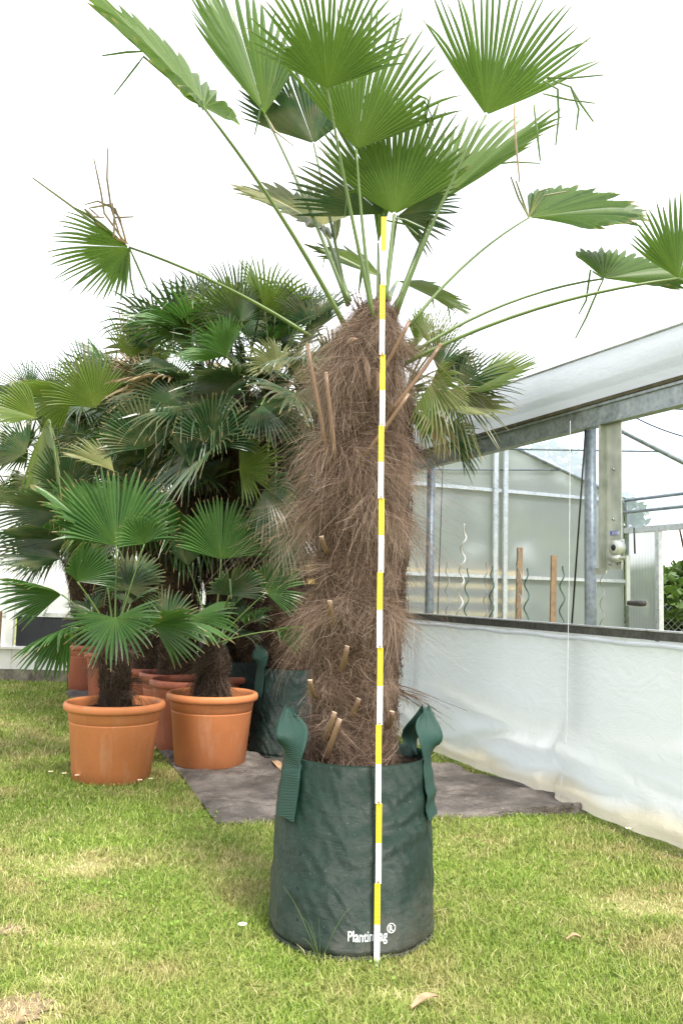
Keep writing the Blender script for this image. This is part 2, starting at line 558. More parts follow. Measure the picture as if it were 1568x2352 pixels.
def cloth_mat():
    t = NT('weed_fabric')
    n1 = t.noise(2.5, 6, 0.65, 'World')
    n2 = t.noise(120, 2, 0.6, 'World')
    c = t.ramp(n1, [(0.34, (0.035, 0.031, 0.028)), (0.48, (0.105, 0.092, 0.082)), (0.62, (0.235, 0.203, 0.178))])
    n5 = t.noise(7, 5, 0.7, 'World', dist=1.0, stretch=(0.5, 1.6, 1))
    c = t.mix(t.math('MULTIPLY', t.ramp(n5, [(0.56, 0), (0.64, 1)]), 0.75), c, (0.055, 0.038, 0.028))
    c = t.mix(t.math('MULTIPLY', n2, 0.35), c, (0.09, 0.075, 0.065))
    n3 = t.noise(90, 2, 0.5, 'World')
    c = t.mix(t.math('MULTIPLY', t.ramp(n3, [(0.70, 0), (0.76, 1)]), 0.7), c, (0.50, 0.44, 0.38))
    n4 = t.noise(9, 4, 0.6, 'World')
    return t.done(t.bsdf(c, 0.7, 0, 0.3, t.bump(t.math('ADD', n4, t.math('MULTIPLY', n2, 0.15)), 0.9, 0.05)))
M['cloth'] = cloth_mat()

# ------------------------------------------------------------------ the setting: lawn
gm = MB()
gm.add([(-300, -60, 0), (300, -60, 0), (300, 400, 0), (-300, 400, 0)], [(0, 1, 2, 3)])
tag(gm.build('ground', M['ground']), kind='structure')

# ground cloth outline (pixel rows, front to back): left and right borders
CL_L = [(495, 1893), (440, 1818), (405, 1772), (362, 1725), (330, 1690), (262, 1652), (205, 1618), (160, 1604), (150, 1590)]
CL_R = [(1347, 1872), (1349, 1850), (1180, 1801), (1080, 1778), (1000, 1758), (940, 1735), (880, 1705), (830, 1670), (790, 1630)]
CLW = [(G(*a), G(*b)) for a, b in zip(CL_L, CL_R)]
def lerp_rows(v):
    x = v * (len(CLW) - 1)
    i = min(int(x), len(CLW) - 2)
    f = x - i
    return CLW[i][0].lerp(CLW[i + 1][0], f), CLW[i][1].lerp(CLW[i + 1][1], f)
def cloth_at(u, v):
    a, b = lerp_rows(v)
    p = a.lerp(b, u)
    h = 0.016 + 0.014 * noise.noise(Vector((p.x * 3, p.y * 3, 1))) + 0.008 * noise.noise(Vector((p.x * 9, p.y * 9, 4)))
    # ridges running across, and a curled corner at the front right
    h += 0.020 * max(0, math.sin(p.y * 11 + p.x * 1.5 + 1.5 * noise.noise(Vector((p.x * 2, p.y, 3))))) ** 6 + 0.006 * noise.noise(Vector((p.x * 22, p.y * 22, 2)))
    c = max(0.0, u - 0.62) / 0.38
    fr = max(0.0, 1 - v / 0.16)
    h += 0.045 * c * c * fr
    e = min(u, 1 - u, v * 2) / 0.02
    if e < 1 and c == 0:
        h = 0.006 + (h - 0.006) * max(0.25, e)
    p = p.copy()
    if v < 0.08:
        p.y += 0.02 * noise.noise(Vector((p.x * 7, 0, 9)))
    p.z = max(0.006, h)
    return p
cm = MB()
NU, NV = 110, 90
cv = [cloth_at(i / NU, (j / NV) ** 1.4) for j in range(NV + 1) for i in range(NU + 1)]
cm.add(cv, [(j * (NU + 1) + i, j * (NU + 1) + i + 1, (j + 1) * (NU + 1) + i + 1, (j + 1) * (NU + 1) + i) for j in range(NV) for i in range(NU)])
# turned-down front hem so that the sheet has a visible edge
hem = [cloth_at(i / NU, 0) for i in range(NU + 1)]
cm.add(hem + [Vector((p.x, p.y - 0.004, max(0.001, p.z - 0.03 - 0.02 * (i > 85)))) for i, p in enumerate(hem)],
       [(i, i + NU + 1, i + NU + 2, i + 1) for i in range(NU)])
ground_cloth = cm.build('ground_cloth', M['cloth'], None, True)
tag(ground_cloth, 'dusty grey black weed fabric sheet spread on the lawn under the pots and bags', 'ground sheet')

# ------------------------------------------------------------------ plant bag
BAG_C = Vector((P(811, 2000, 2.462).x, 2.462, 0.0))
BAG_H = 0.486
def bag_r(z):
    f = z / BAG_H
    r = 0.236 - 0.020 * f - 0.010 * max(0, f - 0.75) / 0.25
    if f < 0.07:
        r -= 0.022 * (1 - f / 0.07) ** 2
    return r
def bag_wob(a, z, r, seed=0.0):
    k = 0.0
    x, y = math.cos(a), math.sin(a)
    k += 0.006 * noise.noise(Vector((x * 1.6, y * 1.6, z * 3 + seed)))
    k += 0.0055 * noise.noise(Vector((x * 2.6, y * 2.6, z * 17 + seed)))
    k += 0.0042 * noise.noise(Vector((x * 7, y * 7, z * 30 + x * 9 + seed)))
    k += 0.0016 * noise.noise(Vector((x * 16, y * 16, z * 60 + y * 12 + seed)))
    # diagonal folds on the right front
    s = max(0.0, math.cos(a + 0.75)) ** 3 * max(0, 1 - abs(z - 0.33) / 0.16)
    k += 0.0042 * s * math.sin(z * 95 - a * 6 + 2 * noise.noise(Vector((x * 3, z * 5, seed))))
    return k
def strap_strip(mb, path, widths, side, thick=0.004, puff=None):
    """a webbing ribbon along path; side(i) gives the across direction"""
    n = len(path)
    NA = 8
    top, bot = [], []
    for i in range(n):
        t = (path[min(i + 1, n - 1)] - path[max(i - 1, 0)]).normalized()
        s = side(i)
        s = (s - t * s.dot(t)).normalized()
        nn = t.cross(s).normalized()
        for k in range(NA + 1):
            u = k / NA * 2 - 1
            w = widths[i] / 2
            fold = 0.0 if puff is None else puff(i, u)
            q = path[i] + s * (u * w) + nn * fold
            top.append(q + nn * thick / 2)
            bot.append(q - nn * thick / 2)
    m = len(top)
    fs = []
    for i in range(n - 1):
        for k in range(NA):
            a = i * (NA + 1) + k
            fs.append((a, a + 1, a + NA + 2, a + NA + 1))
            fs.append((a + m, a + NA + 1 + m, a + NA + 2 + m, a + 1 + m))
        a, b = i * (NA + 1), (i + 1) * (NA + 1)
        fs.append((a, b, b + m, a + m))
        a, b = a + NA, b + NA
        fs.append((a, a + m, b + m, b))
    mb.add(top + bot, fs)

def text_mesh(txt, size, bold=0.0):
    cu = bpy.data.curves.new('txt', 'FONT')
    cu.body = txt
    cu.size = size
    cu.offset = bold
    cu.resolution_u = 3
    o = bpy.data.objects.new('txt', cu)
    COL.objects.link(o)
    bpy.context.view_layer.update()
    me = bpy.data.meshes.new_from_object(o.evaluated_get(bpy.context.evaluated_depsgraph_get()))
    vs = [v.co.copy() for v in me.vertices]
    fs = [tuple(p.vertices) for p in me.polygons]
    bpy.data.objects.remove(o)
    bpy.data.curves.remove(cu)
    bpy.data.meshes.remove(me)
    return vs, fs

def make_bag(c, label, group, mat, rot=0.0, seed=0.0, sx=1.0, sz=1.0):
    """everything is authored round the local origin and the Empty places it"""
    root = empty('plant_bag', c, label, 'plant bag', group)
    root.rotation_euler.z = rot
    root.scale = (sx, sx, sz)
    mb = MB()
    NZ, NA = 110, 220
    prof = [(bag_r(BAG_H * i / NZ), BAG_H * i / NZ) for i in range(NZ + 1)]
    wob = lambda a, z, r: bag_wob(a, z, r, seed)
    rim = BAG_H
    mb.lathe([(0.02, 0.002)] + prof, (0, 0, 0), NA, wob)
    mb.lathe([(bag_r(rim), rim), (bag_r(rim) - 0.005, rim + 0.002), (bag_r(rim) - 0.008, rim - 0.01), (bag_r(rim) - 0.010, rim - 0.09)], (0, 0, 0), NA, wob)
    body = local_build(mb, 'bag_body', mat, root)
    # hem line: a thin welt round the rim and the foot
    hm = MB()
    hm.lathe([(bag_r(0.012) + 0.001, 0.010), (bag_r(0.012) + 0.006, 0.016), (bag_r(0.012) + 0.0075, 0.006), (bag_r(0.012) + 0.001, 0.001)], (0, 0, 0), NA, wob)
    local_build(hm, 'foot_seam', M['bag_back'], root)
    sl = MB()
    ring = [(0.0, 0.478 - 0.0)]
    rr = [0.0, 0.05, 0.10, 0.15, bag_r(0.46) - 0.011]
    sl.lathe([(max(q, 0.001), 0.455 + 0.012 * (1 - q / 0.2)) for q in rr], (0, 0, 0), 64, lambda a, z, r: 0)
    local_build(sl, 'soil', M['soil'], root)
    # two webbing handles, each a strap sewn on the wall that loops over the rim
    for (a1, a2, flip) in ((R(-146), R(-172), 1), (R(-20), R(24), -1)):
        hb = MB()
        path, wid = [], []
        n1, n2 = 12, 22
        for i in range(n1):
            z = 0.330 + (rim - 0.330) * i / n1
            r = bag_r(z) + 0.006 + bag_wob(a1, z, 0, seed)
            path.append(Vector((math.cos(a1) * r, math.sin(a1) * r, z)))
            wid.append(0.092 - 0.012 * (i > n1 - 3))
        rr_ = bag_r(rim)
        p1 = Vector((math.cos(a1) * (rr_ + 0.006), math.sin(a1) * (rr_ + 0.006), rim))
        p2 = Vector((math.cos(a2) * (rr_ - 0.012), math.sin(a2) * (rr_ - 0.012), rim - 0.02))
        apex = (p1 + p2) / 2 + Vector((math.cos(a1) * 0.012, math.sin(a1) * 0.012, 0.138))
        for i in range(n2 + 1):
            f = i / n2
            # rounded teardrop
            o1 = (p1 - p2) if f <= 0.5 else (p2 - p1)
            b0 = p1 if f <= 0.5 else p2
            g = f * 2 if f <= 0.5 else (1 - f) * 2
            b1, b2, b3 = b0 + Vector((0, 0, 0.075)) + o1 * 0.18, apex + o1 * 0.10 - Vector((0, 0, 0.055)), apex
            q = b0 * (1 - g) ** 3 + b1 * 3 * g * (1 - g) ** 2 + b2 * 3 * g * g * (1 - g) + b3 * g ** 3
            path.append(q)
            wid.append(0.070 + 0.022 * math.sin(math.pi * min(1, g * 1.25)) - 0.052 * g ** 4.5)
        t1 = Vector((-math.sin(a1), math.cos(a1), 0))
        t2 = Vector((-math.sin(a2), math.cos(a2), 0))
        lens = Vector((1, -0.15 if flip == 1 else 0.75, 0)).normalized()
        if lens.dot(t1) < 0: lens = -lens
        def side(i, t1=t1, t2=t2, lens=lens):
            if i <= n1:
                return t1
            f = (i - n1) / n2
            k = min(1, f * 5) if f < 0.5 else min(1, (1 - f) * 5)
            return (t1 if f < 0.5 else t2).lerp(lens, k)
        def puff(i, u):
            g = max(0, (i - n1 - 2) / (n2 / 2))
            return 0.0 if g <= 0 else 0.004 * min(1, g) * math.cos(u * 10.0) - 0.012 * min(1, g) * (u * u)
        strap_strip(hb, path, wid, side, 0.004, puff)
        local_build(hb, 'handle', M['strap'], root, True)
    # eyelet holes: small dark rings
    for (ang, z) in ((R(-128), 0.345), (R(-129), 0.255), (R(-129.5), 0.165), (R(-129), 0.085), (R(-36), 0.345), (R(-37), 0.262), (R(-36), 0.18), (R(-35), 0.085), (R(-75), 0.022)):
        hb = MB()
        r = bag_r(z) + bag_wob(ang, z, 0, seed) + 0.0015
        ctr = Vector((math.cos(ang) * r, math.sin(ang) * r, z))
        tx = Vector((-math.sin(ang), math.cos(ang), 0))
        rx = rng.uniform(0.0026, 0.0042) if z > 0.03 else 0.008
        hb.disc([ctr + tx * (rx * math.cos(q * 0.7854)) + Vector((0, 0, rx * 1.3 * math.sin(q * 0.7854))) for q in range(8)])
        local_build(hb, 'drain_hole', M['dark_panel'], root)
    # lettering wrapped on the wall
    lb = MB()
    def put(txt, a0, z0, size, sxx, bold, extra=None):
        vs, fs = text_mesh(txt, size, bold)
        out = []
        for v in vs:
            z = z0 + v.y
            a = a0 + v.x * sxx / bag_r(z)
            r = bag_r(z) + bag_wob(a, z, 0, seed) + 0.0018
            out.append(Vector((math.cos(a) * r, math.sin(a) * r, z)))
        lb.add(out, fs)
        return max(v.x for v in vs) * sxx / bag_r(z0)
    w = put('PlantinBag', R(-94.2), 0.054, 0.037, 0.69, 0.0004)
    # registered mark: ring and R
    a0 = R(-94.2) + w + R(2.9)
    put('R', a0 - R(1.5), 0.0745, 0.020, 0.85, 0.0006)
    rv, rf = [], []
    for k in range(24):
        t_ = 2 * math.pi * k / 24
        for rad in (0.0100, 0.0122):
            z = 0.0815 + rad * math.sin(t_)
            a = a0 + rad * math.cos(t_) / bag_r(z)
            r = bag_r(z) + bag_wob(a, z, 0, seed) + 0.0018
            rv.append(Vector((math.cos(a) * r, math.sin(a) * r, z)))
    for k in range(24):
        a, b = 2 * k, 2 * ((k + 1) % 24)
        rf.append((a, a + 1, b + 1, b))
    lb.add(rv, rf)
    local_build(lb, 'lettering', M['print'], root)
    return root
def local_build(mb, name, mat, parent, smooth=True):
    me = mb.mesh(name)
    o = bpy.data.objects.new(name, me)
    COL.objects.link(o)
    me.materials.append(mat)
    if smooth:
        me.polygons.foreach_set('use_smooth', [True] * len(me.polygons))
    o.parent = parent
    return o
front_bag = make_bag(BAG_C, 'big dark green woven plant bag standing alone on the lawn in the foreground', 'green plant bags', M['bag'])
g1 = G(668, 1752); g2 = G(560, 1716)
BB1, BB2 = foot(664, 1750, 0.24, 0.008), foot(566, 1716, 0.24, 0.008)
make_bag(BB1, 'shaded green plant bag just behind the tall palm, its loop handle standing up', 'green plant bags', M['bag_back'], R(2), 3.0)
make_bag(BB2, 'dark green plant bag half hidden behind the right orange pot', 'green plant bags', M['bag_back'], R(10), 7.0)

# ------------------------------------------------------------------ folding rule
rb = G(866, 2218)
rt = P(880.5, 497, rb.y + 0.035)
RDIR = (rt - rb)
RLEN = RDIR.length
RDIR.normalize()
RX = Vector((1, 0, 0)); RX = (RX - RDIR * RX.dot(RDIR)).normalized()
RN = RX.cross(RDIR).normalized()          # away from or to the camera
if RN.y > 0: RN = -RN
rule = empty('folding_rule', rb, 'yellow and white folding rule standing upright against the front bag and palm trunk', 'folding rule')
SEG = RLEN / 20
print('rule length', RLEN, 'base', rb)
glyph = {d: text_mesh(d, 0.0085) for d in '0123456789'}
for i in range(20):
    mb = MB()
    limb = (i // 2) % 2
    off = 0.0 if limb == 0 else 0.0032
    c = rb + RDIR * (SEG * (i + 0.5)) - RN * off
    rotm = Matrix((RX, -RN, RDIR)).transposed()
    mb.box(c + RX * (0.0012 if limb else -0.0012), (0.0148, 0.0030, SEG - 0.0004), rotm)
    # limbs overlap at the hinges
    seg = mb.build('rule_segment', M['rule_white'] if i % 2 == 0 else M['rule_yellow'], rule)
    ink, red = MB(), MB()
    fx = RX * (0.0012 if limb else -0.0012)
    fo = RN * (0.0017 - off)
    for mm in range(0, 10):
        pz = SEG * i + SEG * (mm + 0.5) / 10
        for hs in range(2):
            pt = rb + RDIR * (SEG * i + SEG * (mm + hs * 0.5) / 10) + fx + fo
            L = 0.0032 if hs == 0 else 0.0020
            for sx in (-1, 1):
                e = pt + RX * (sx * 0.0073)
                q = e - RX * (sx * L)
                w = RDIR * 0.00035
                ink.add([e - w, e + w, q + w, q - w], [(0, 1, 2, 3)])
        n = i * 10 + mm + 1
        tgt = red if n % 10 == 0 else ink
        s = str(n)
        adv = 0.0
        for ch in s:
            vs, fs = glyph[ch]
            wd = max(v.x for v in vs)
            base = rb + RDIR * (SEG * i + SEG * (mm + 0.93) / 10) + fx + fo
            tgt.add([base + RDIR * ((v.x + adv) * 0.55 - 0.0075) - RX * (v.y - 0.003) for v in vs], fs)
            adv += wd + 0.001
    ink.build('scale_marks', M['rule_ink'], seg)
    red.build('red_numeral', M['rule_red'], seg)
    if i % 2 == 1 and i < 19:
        hb = MB()
        c2 = rb + RDIR * (SEG * (i + 1) + 0.004) + RN * 0.0024
        hb.disc([c2 + RX * (0.0030 * math.cos(q * 0.5236)) + RDIR * (0.0030 * math.sin(q * 0.5236)) for q in range(12)])
        hb.build('hinge_rivet', M['brass'], rule)

# ------------------------------------------------------------------ palm leaves
ZUP = Vector((0, 0, 1))
def blade_mesh(H, A, N, Rr, spread_l, spread_r, nseg, join=0.5, cup=0.2, droop=0.15, tipdroop=0.1, bent=0.04, narrow=1.0, rg=rng, edge_len=0.72, ragged=0.08):
    """pleated fan leaf: hastula H, middle direction A, upper-side normal N"""
    A = A.normalized()
    N = (N - A * N.dot(A)).normalized()
    B = N.cross(A).normalized()
    mb_v, mb_f, at, ar, ap = [], [], [], [], []
    tot = spread_l + spread_r
    dphi = tot / nseg
    FS = [0.02, 0.16, 0.34, 0.5, 0.66, 0.80, 0.91, 1.0]
    prev_join = 0.5
    for i in range(nseg):
        phi = -spread_l + dphi * (i + 0.5)
        q = abs(phi) / max(spread_l, spread_r, 0.01)
        Rs = Rr * (1 - (1 - edge_len) * q ** 1.6) * (1 - ragged * rg.random())
        jn = min(0.8, max(0.15, join + rg.uniform(-0.07, 0.07)))
        sg = 1 if phi >= 0 else -1
        side = B * (sg * math.cos(cup)) + N * math.sin(cup)
        d = A * math.cos(phi) + side * abs(math.sin(phi))
        # neighbouring direction for width
        e = (-A * math.sin(phi) * sg + side * math.cos(phi)) * sg
        nn = d.cross(e).normalized()
        if nn.dot(N) < 0: nn = -nn
        rnd = rg.random()
        dr = droop * (0.8 + 0.4 * rg.random())
        td = tipdroop * rg.random() ** 2 * 2
        isbent = rg.random() < bent
        fb = rg.uniform(0.55, 0.75)
        bdir = Vector((d.x * 0.15 + rg.uniform(-.1, .1), d.y * 0.15, -1)).normalized()
        o = len(mb_v)
        lat = rg.uniform(-0.13, 0.13)
        tw = rg.uniform(-0.75, 0.75)
        wj = jn * Rr * math.tan(dphi / 2)
        for f in FS:
            if isbent and f > fb:
                c = H + d * (Rs * fb) + bdir * (Rs * (f - fb) * 1.1) - ZUP * (dr * Rs * fb ** 2.4)
            else:
                c = H + d * (Rs * f) - ZUP * (dr * Rs * f ** 2.4 + td * Rs * max(0, f - 0.6) ** 2 * 3)
            c = c + e * (lat * Rs * max(0, f - jn) ** 2)
            if f <= jn:
                w = f * Rr * math.tan(dphi / 2)
            else:
                g = (f - jn) / (1 - jn)
                w = wj * (1.0 + 0.10 * g) * (1 - g ** 2.0) * narrow + 0.0008
            pl = 0.55 * w
            ta = tw * max(0.0, (f - jn) / (1 - jn))
            e2, n2_ = e * math.cos(ta) + nn * math.sin(ta), nn * math.cos(ta) - e * math.sin(ta)
            mb_v += [c - e2 * w - n2_ * pl, c + n2_ * pl, c + e2 * w - n2_ * pl]
            at += [f, f, f]
            ar += [rnd] * 3
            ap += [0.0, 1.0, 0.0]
        for k in range(len(FS) - 1):
            a = o + k * 3
            mb_f += [(a, a + 1, a + 4, a + 3), (a + 1, a + 2, a + 5, a + 4)]
    return mb_v, mb_f, at, ar, ap

def curve_pts(p0, p1, bow, n=10, outdir=None):
    """a petiole from p0 to p1 bowed by the vector bow at its middle"""
    p0, p1 = Vector(p0), Vector(p1)
    m = (p0 + p1) / 2 + bow
    return [p0 * (1 - t) ** 2 + m * 2 * t * (1 - t) + p1 * t * t for t in [i / n for i in range(n + 1)]]

def add_frond(root, base, H, A, N, Rr, mat, sl, sr, nseg, pet=None, pr=(0.011, 0.006), bow=None, label=None, **kw):
    """one frond = a petiole mesh with its fan as a sub-part"""
    pm = MB()
    bow = bow if bow is not None else Vector((0, 0, 0.04))
    pts = curve_pts(base, H, bow)
    n = len(pts)
    pm.tube(pts, [pr[0] + (pr[1] - pr[0]) * (i / (n - 1)) ** 0.7 for i in range(n)], 7, True, 0.62)
    po = pm.build('frond', pet or M['petiole'], root, True)
    if label: po['label'] = label
    v, f, t, r, p = blade_mesh(H, A, N, Rr, sl, sr, nseg, **kw)
    bm_ = MB()
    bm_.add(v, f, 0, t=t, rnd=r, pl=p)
    bm_.build('leaf_blade', mat, po)
    return po

def spec_frond(root, base, h, tip, roll, sl, sr, mat, nseg=34, petb=None, **kw):
    """h, tip = (px, py, Y); roll turns the fan about its middle rib (0 = flat to the lens, 90 = edge on)"""
    H = P(*h)
    T = P(*tip)
    A = (T - H)
    Rr = A.length
    A.normalize()
    V = (CO - H).normalized()
    N = (V - A * V.dot(A)).normalized()
    N = Matrix.Rotation(R(roll), 3, A) @ N
    return add_frond(root, base, H, A, N, Rr, mat, R(sl), R(sr), nseg, **kw)

def strands(name, root_parent, n, rootf, mat, width=(0.0008, 0.0018), steps=8):
    """rootf(i) -> list of steps+1 points; ribbons in one mesh"""
    verts = np.zeros((n, steps + 1, 2, 3), dtype=np.float32)
    rn = np.zeros((n, steps + 1, 2), dtype=np.float32)
    for i in range(n):
        pts, rv = rootf(i)
        pts = np.asarray(pts)
        tg = np.gradient(pts, axis=0)
        tg /= np.linalg.norm(tg, axis=1, keepdims=True) + 1e-9
        ref = nrng.normal(size=3)
        w = np.cross(tg, ref)
        w /= np.linalg.norm(w, axis=1, keepdims=True) + 1e-9
        ww = nrng.uniform(*width) * np.linspace(1.0, 0.35, steps + 1)[:, None]
        verts[i, :, 0] = pts - w * ww
        verts[i, :, 1] = pts + w * ww
        rn[i] = rv
    idx = np.arange(n * (steps + 1) * 2).reshape(n, steps + 1, 2)
    q = np.stack([idx[:, :-1, 0], idx[:, :-1, 1], idx[:, 1:, 1], idx[:, 1:, 0]], axis=-1).reshape(-1, 4)
    me = np_mesh(name, verts.reshape(-1, 3), q, {'rnd': rn.ravel()})
    return link(name, me, mat, root_parent)

def make_trunk(root, axis, rads, fib_mat, n_cling, n_tuft, tuft_zone=None, shag=1.0, name='trunk', width=(0.0008, 0.0018)):
    """axis = list of points bottom to top, rads core radii; fibre strands cling to it and hang from it"""
    mb = MB()
    NS = 40
    ax, rr = [], []
    for i in range(NS + 1):
        x = i / NS * (len(axis) - 1)
        k = min(int(x), len(axis) - 2)
        ax.append(axis[k].lerp(axis[k + 1], x - k))
        rr.append(rads[k] + (rads[k + 1] - rads[k]) * (x - k))
    n = 40
    vs = []
    for i in range(NS + 1):
        for k in range(n):
            a = 2 * math.pi * k / n
            r = rr[i] * (1 + 0.10 * noise.noise(Vector((math.cos(a) * 2, math.sin(a) * 2, ax[i].z * 14))) + 0.05 * noise.noise(Vector((math.cos(a) * 6, math.sin(a) * 6, ax[i].z * 40))))
            vs.append(ax[i] + Vector((math.cos(a) * r, math.sin(a) * r, 0)))
    fs = [(i * n + k, i * n + (k + 1) % n, (i + 1) * n + (k + 1) % n, (i + 1) * n + k) for i in range(NS) for k in range(n)]
    fs.append(tuple(NS * n + k for k in range(n)))
    mb.add(vs, fs)
    tr = mb.build(name, M['core'], root, True)
    z0, z1 = ax[0].z, ax[-1].z
    axn = np.array([tuple(p) for p in ax])
    rrn = np.array(rr)
    zz = axn[:, 2]
    steps = 8
    ts = np.linspace(0, 1, steps + 1)
    def cling(i):
        z = nrng.uniform(z0 - 0.0, z1)
        a = nrng.uniform(0, 2 * math.pi)
        # neighbouring strands share a sweep so that they lie in locks
        k1 = noise.noise(Vector((math.cos(a) * 2.2, math.sin(a) * 2.2, z * 9)))
        k2 = noise.noise(Vector((math.cos(a) * 2.2 + 9, math.sin(a) * 2.2, z * 9)))
        L = nrng.uniform(0.04, 0.13)
        da = k1 * 1.5 + nrng.normal(0, 0.38)
        dz = (-0.25 + k2 * 1.3 + nrng.normal(0, 0.40)) * L
        za = z + dz * ts + nrng.uniform(0.008, 0.024) * np.sin(ts * nrng.uniform(3, 8) + nrng.uniform(0, 6))
        za = np.clip(za, z0 + 0.002, z1 + 0.02)
        aa = a + da * ts + 0.13 * np.sin(ts * nrng.uniform(3, 7) + nrng.uniform(0, 6))
        cx = np.interp(za, zz, axn[:, 0]); cy = np.interp(za, zz, axn[:, 1]); rc = np.interp(za, zz, rrn)
        lift = nrng.uniform(0.0, 0.020) * shag * (1.0 + max(0, k2))
        r = rc * 1.03 + lift * np.sin(ts * math.pi * nrng.uniform(0.5, 1.0)) + 0.002
        return np.stack([cx + np.cos(aa) * r, cy + np.sin(aa) * r, za], axis=1), np.clip(nrng.normal(0.40 + 0.35 * k1, 0.20), 0, 1)
    strands('fibre', tr, n_cling, cling, fib_mat, width)
    if n_tuft:
        tz = tuft_zone or [(z0, z1, 1.0)]
        tufts = []
        for _ in range(max(1, n_tuft // 55)):
            lo, hi, amp = tz[nrng.integers(len(tz))]
            z = nrng.uniform(lo, hi)
            a = nrng.uniform(0, 2 * math.pi)
            z += 0.030 * noise.noise(Vector((math.cos(a) * 1.6, math.sin(a) * 1.6, lo * 7)))
            if nrng.random() < 0.05: amp *= 1.6
            tufts.append((z, a, nrng.uniform(-0.1, 0.9), nrng.normal(0, 0.85), amp * nrng.uniform(0.55, 1.3), nrng.uniform(0.12, 0.80), nrng.normal(0, 0.55), nrng.normal(size=3), nrng.uniform(2.5, 7), nrng.uniform(0, 6)))
        def tuft(i):
            z, a, up, tan, amp, tone, curl, cv_, cw_, cp_ = tufts[i % len(tufts)]
            z = z + nrng.normal(0, 0.012)
            a = a + nrng.normal(0, 0.13)
            up = up + nrng.normal(0, 0.16)
            tan = tan + nrng.normal(0, 0.22)
            L = nrng.uniform(0.04, 0.130) * amp
            rad = np.array([math.cos(a), math.sin(a), 0]); tv = np.array([-math.sin(a), math.cos(a), 0])
            cx = np.interp(z, zz, axn[:, 0]); cy = np.interp(z, zz, axn[:, 1]); rc = np.interp(z, zz, rrn)
            p0 = np.array([cx, cy, z]) + rad * rc * 0.99
            d = rad * nrng.uniform(0.35, 0.65) + np.array([0, 0, up]) * 0.7 + tv * tan
            d /= np.linalg.norm(d)
            g = nrng.uniform(0.5, 1.6)
            pts = p0 + np.outer(ts * L, d) - np.outer(ts ** 2 * L * g, [0, 0, 1]) - np.outer(ts ** 2 * L * 0.16, rad) + np.outer(ts ** 2 * L * (curl + nrng.normal(0, 0.25)), tv)
            pts += np.outer(np.sin(ts * nrng.uniform(2, 6) + nrng.uniform(0, 6)) * 0.007 * ts, nrng.normal(size=3)) + np.outer((np.sin(ts * cw_ + cp_ + nrng.normal(0, 0.25)) - math.sin(cp_)) * 0.016 * ts, cv_) + np.outer(np.sin(ts * nrng.uniform(6, 12) + nrng.uniform(0, 6)) * 0.0045 * ts, nrng.normal(size=3))
            return pts, np.clip(nrng.normal(tone, 0.12) + 0.25 * (ts[:, None] - 0.4), 0, 1)  # strand ends lightened in the colour to look lit
        strands('fibre', tr, n_tuft, tuft, fib_mat, width)
    return tr

# ------------------------------------------------------------------ the tall palm in the front bag
TY = BAG_C.y
tall = empty('tall_palm', (BAG_C.x, BAG_C.y, 0.46), 'tall fan palm with shaggy brown fibre trunk growing in the front green bag', 'palm')
ax = [P(808, 1790, TY), P(806, 1600, TY), P(812, 1400, TY), P(815, 1200, TY), P(822, 1000, TY), P(838, 850, TY), P(858, 735, TY), P(866, 690, TY)]
rd = [0.108, 0.096, 0.097, 0.099, 0.094, 0.080, 0.050, 0.016]
zof = lambda y: P(815, y, TY).z
rings = [(1660, 0.5, 12), (1560, 0.5, 10), (1405, 0.95, 12), (1390, 0.95, 12), (1300, 0.6, 20), (1190, 1.25, 18), (1165, 1.25, 18), (1090, 0.9, 20), (1040, 1.25, 14), (1025, 1.1, 14), (950, 0.7, 26), (865, 0.95, 16), (845, 1.05, 22), (790, 1.2, 16), (760, 0.8, 14), (725, 0.45, 14)]
make_trunk(tall, ax, rd, M['fibre'], 17000, 36000, [(zof(y + w), zof(y - w), k) for y, k, w in rings], 1.3, width=(0.00025, 0.00062))
# cut petiole stubs on the trunk: (base px, tip px), out towards the lens
def stub(b, e, r0=0.011, r1=0.0075, yb=TY - 0.085, ye=TY - 0.142, cut=True, flat=0.5):
    mb = MB()
    p0, p1 = P(b[0], b[1], yb), P(e[0], e[1], ye)
    pts = curve_pts(p0, p1, Vector((rng.uniform(-.006, .006), -0.020, -0.012)), 7)
    mb.tube(pts, [r0 + (r1 - r0) * i / 7 for i in range(8)], 8, True, flat, up=(0.3, 1, 0))
    so = mb.build('petiole_stub', M['stub'], tall, True)
    if cut:
        cb = MB()
        d = (pts[-1] - pts[-2]).normalized()
        cb.tube([pts[-1] - d * 0.001, pts[-1] + d * 0.0006], [r1 * 1.03, r1 * 0.98], 8, True, flat, up=(0.3, 1, 0))
        cb.build('cut_end', M['stub_cut'], so)
for b, e in (((768, 1440), (757, 1380)), ((800, 1655), (824, 1605)), ((748, 1745), (780, 1652)), ((745, 1700), (768, 1636)), ((722, 1600), (712, 1562)), ((888, 1668), (900, 1634)), ((752, 1270), (738, 1232)), ((780, 1545), (797, 1484))):
    stub(b, e)
# long dead leaf stalks along the trunk
for b, e, yb, ye in (((765, 1100), (705, 790), TY - 0.10, TY - 0.13), ((770, 1060), (748, 855), TY - 0.12, TY - 0.15), ((815, 1075), (938, 905), TY - 0.11, TY - 0.175), ((850, 905), (940, 738), TY - 0.10, TY - 0.16), ((890, 950), (1012, 790), TY - 0.10, TY - 0.10)):
    stub(b, e, 0.0075, 0.0058, yb, ye, True, 0.6)
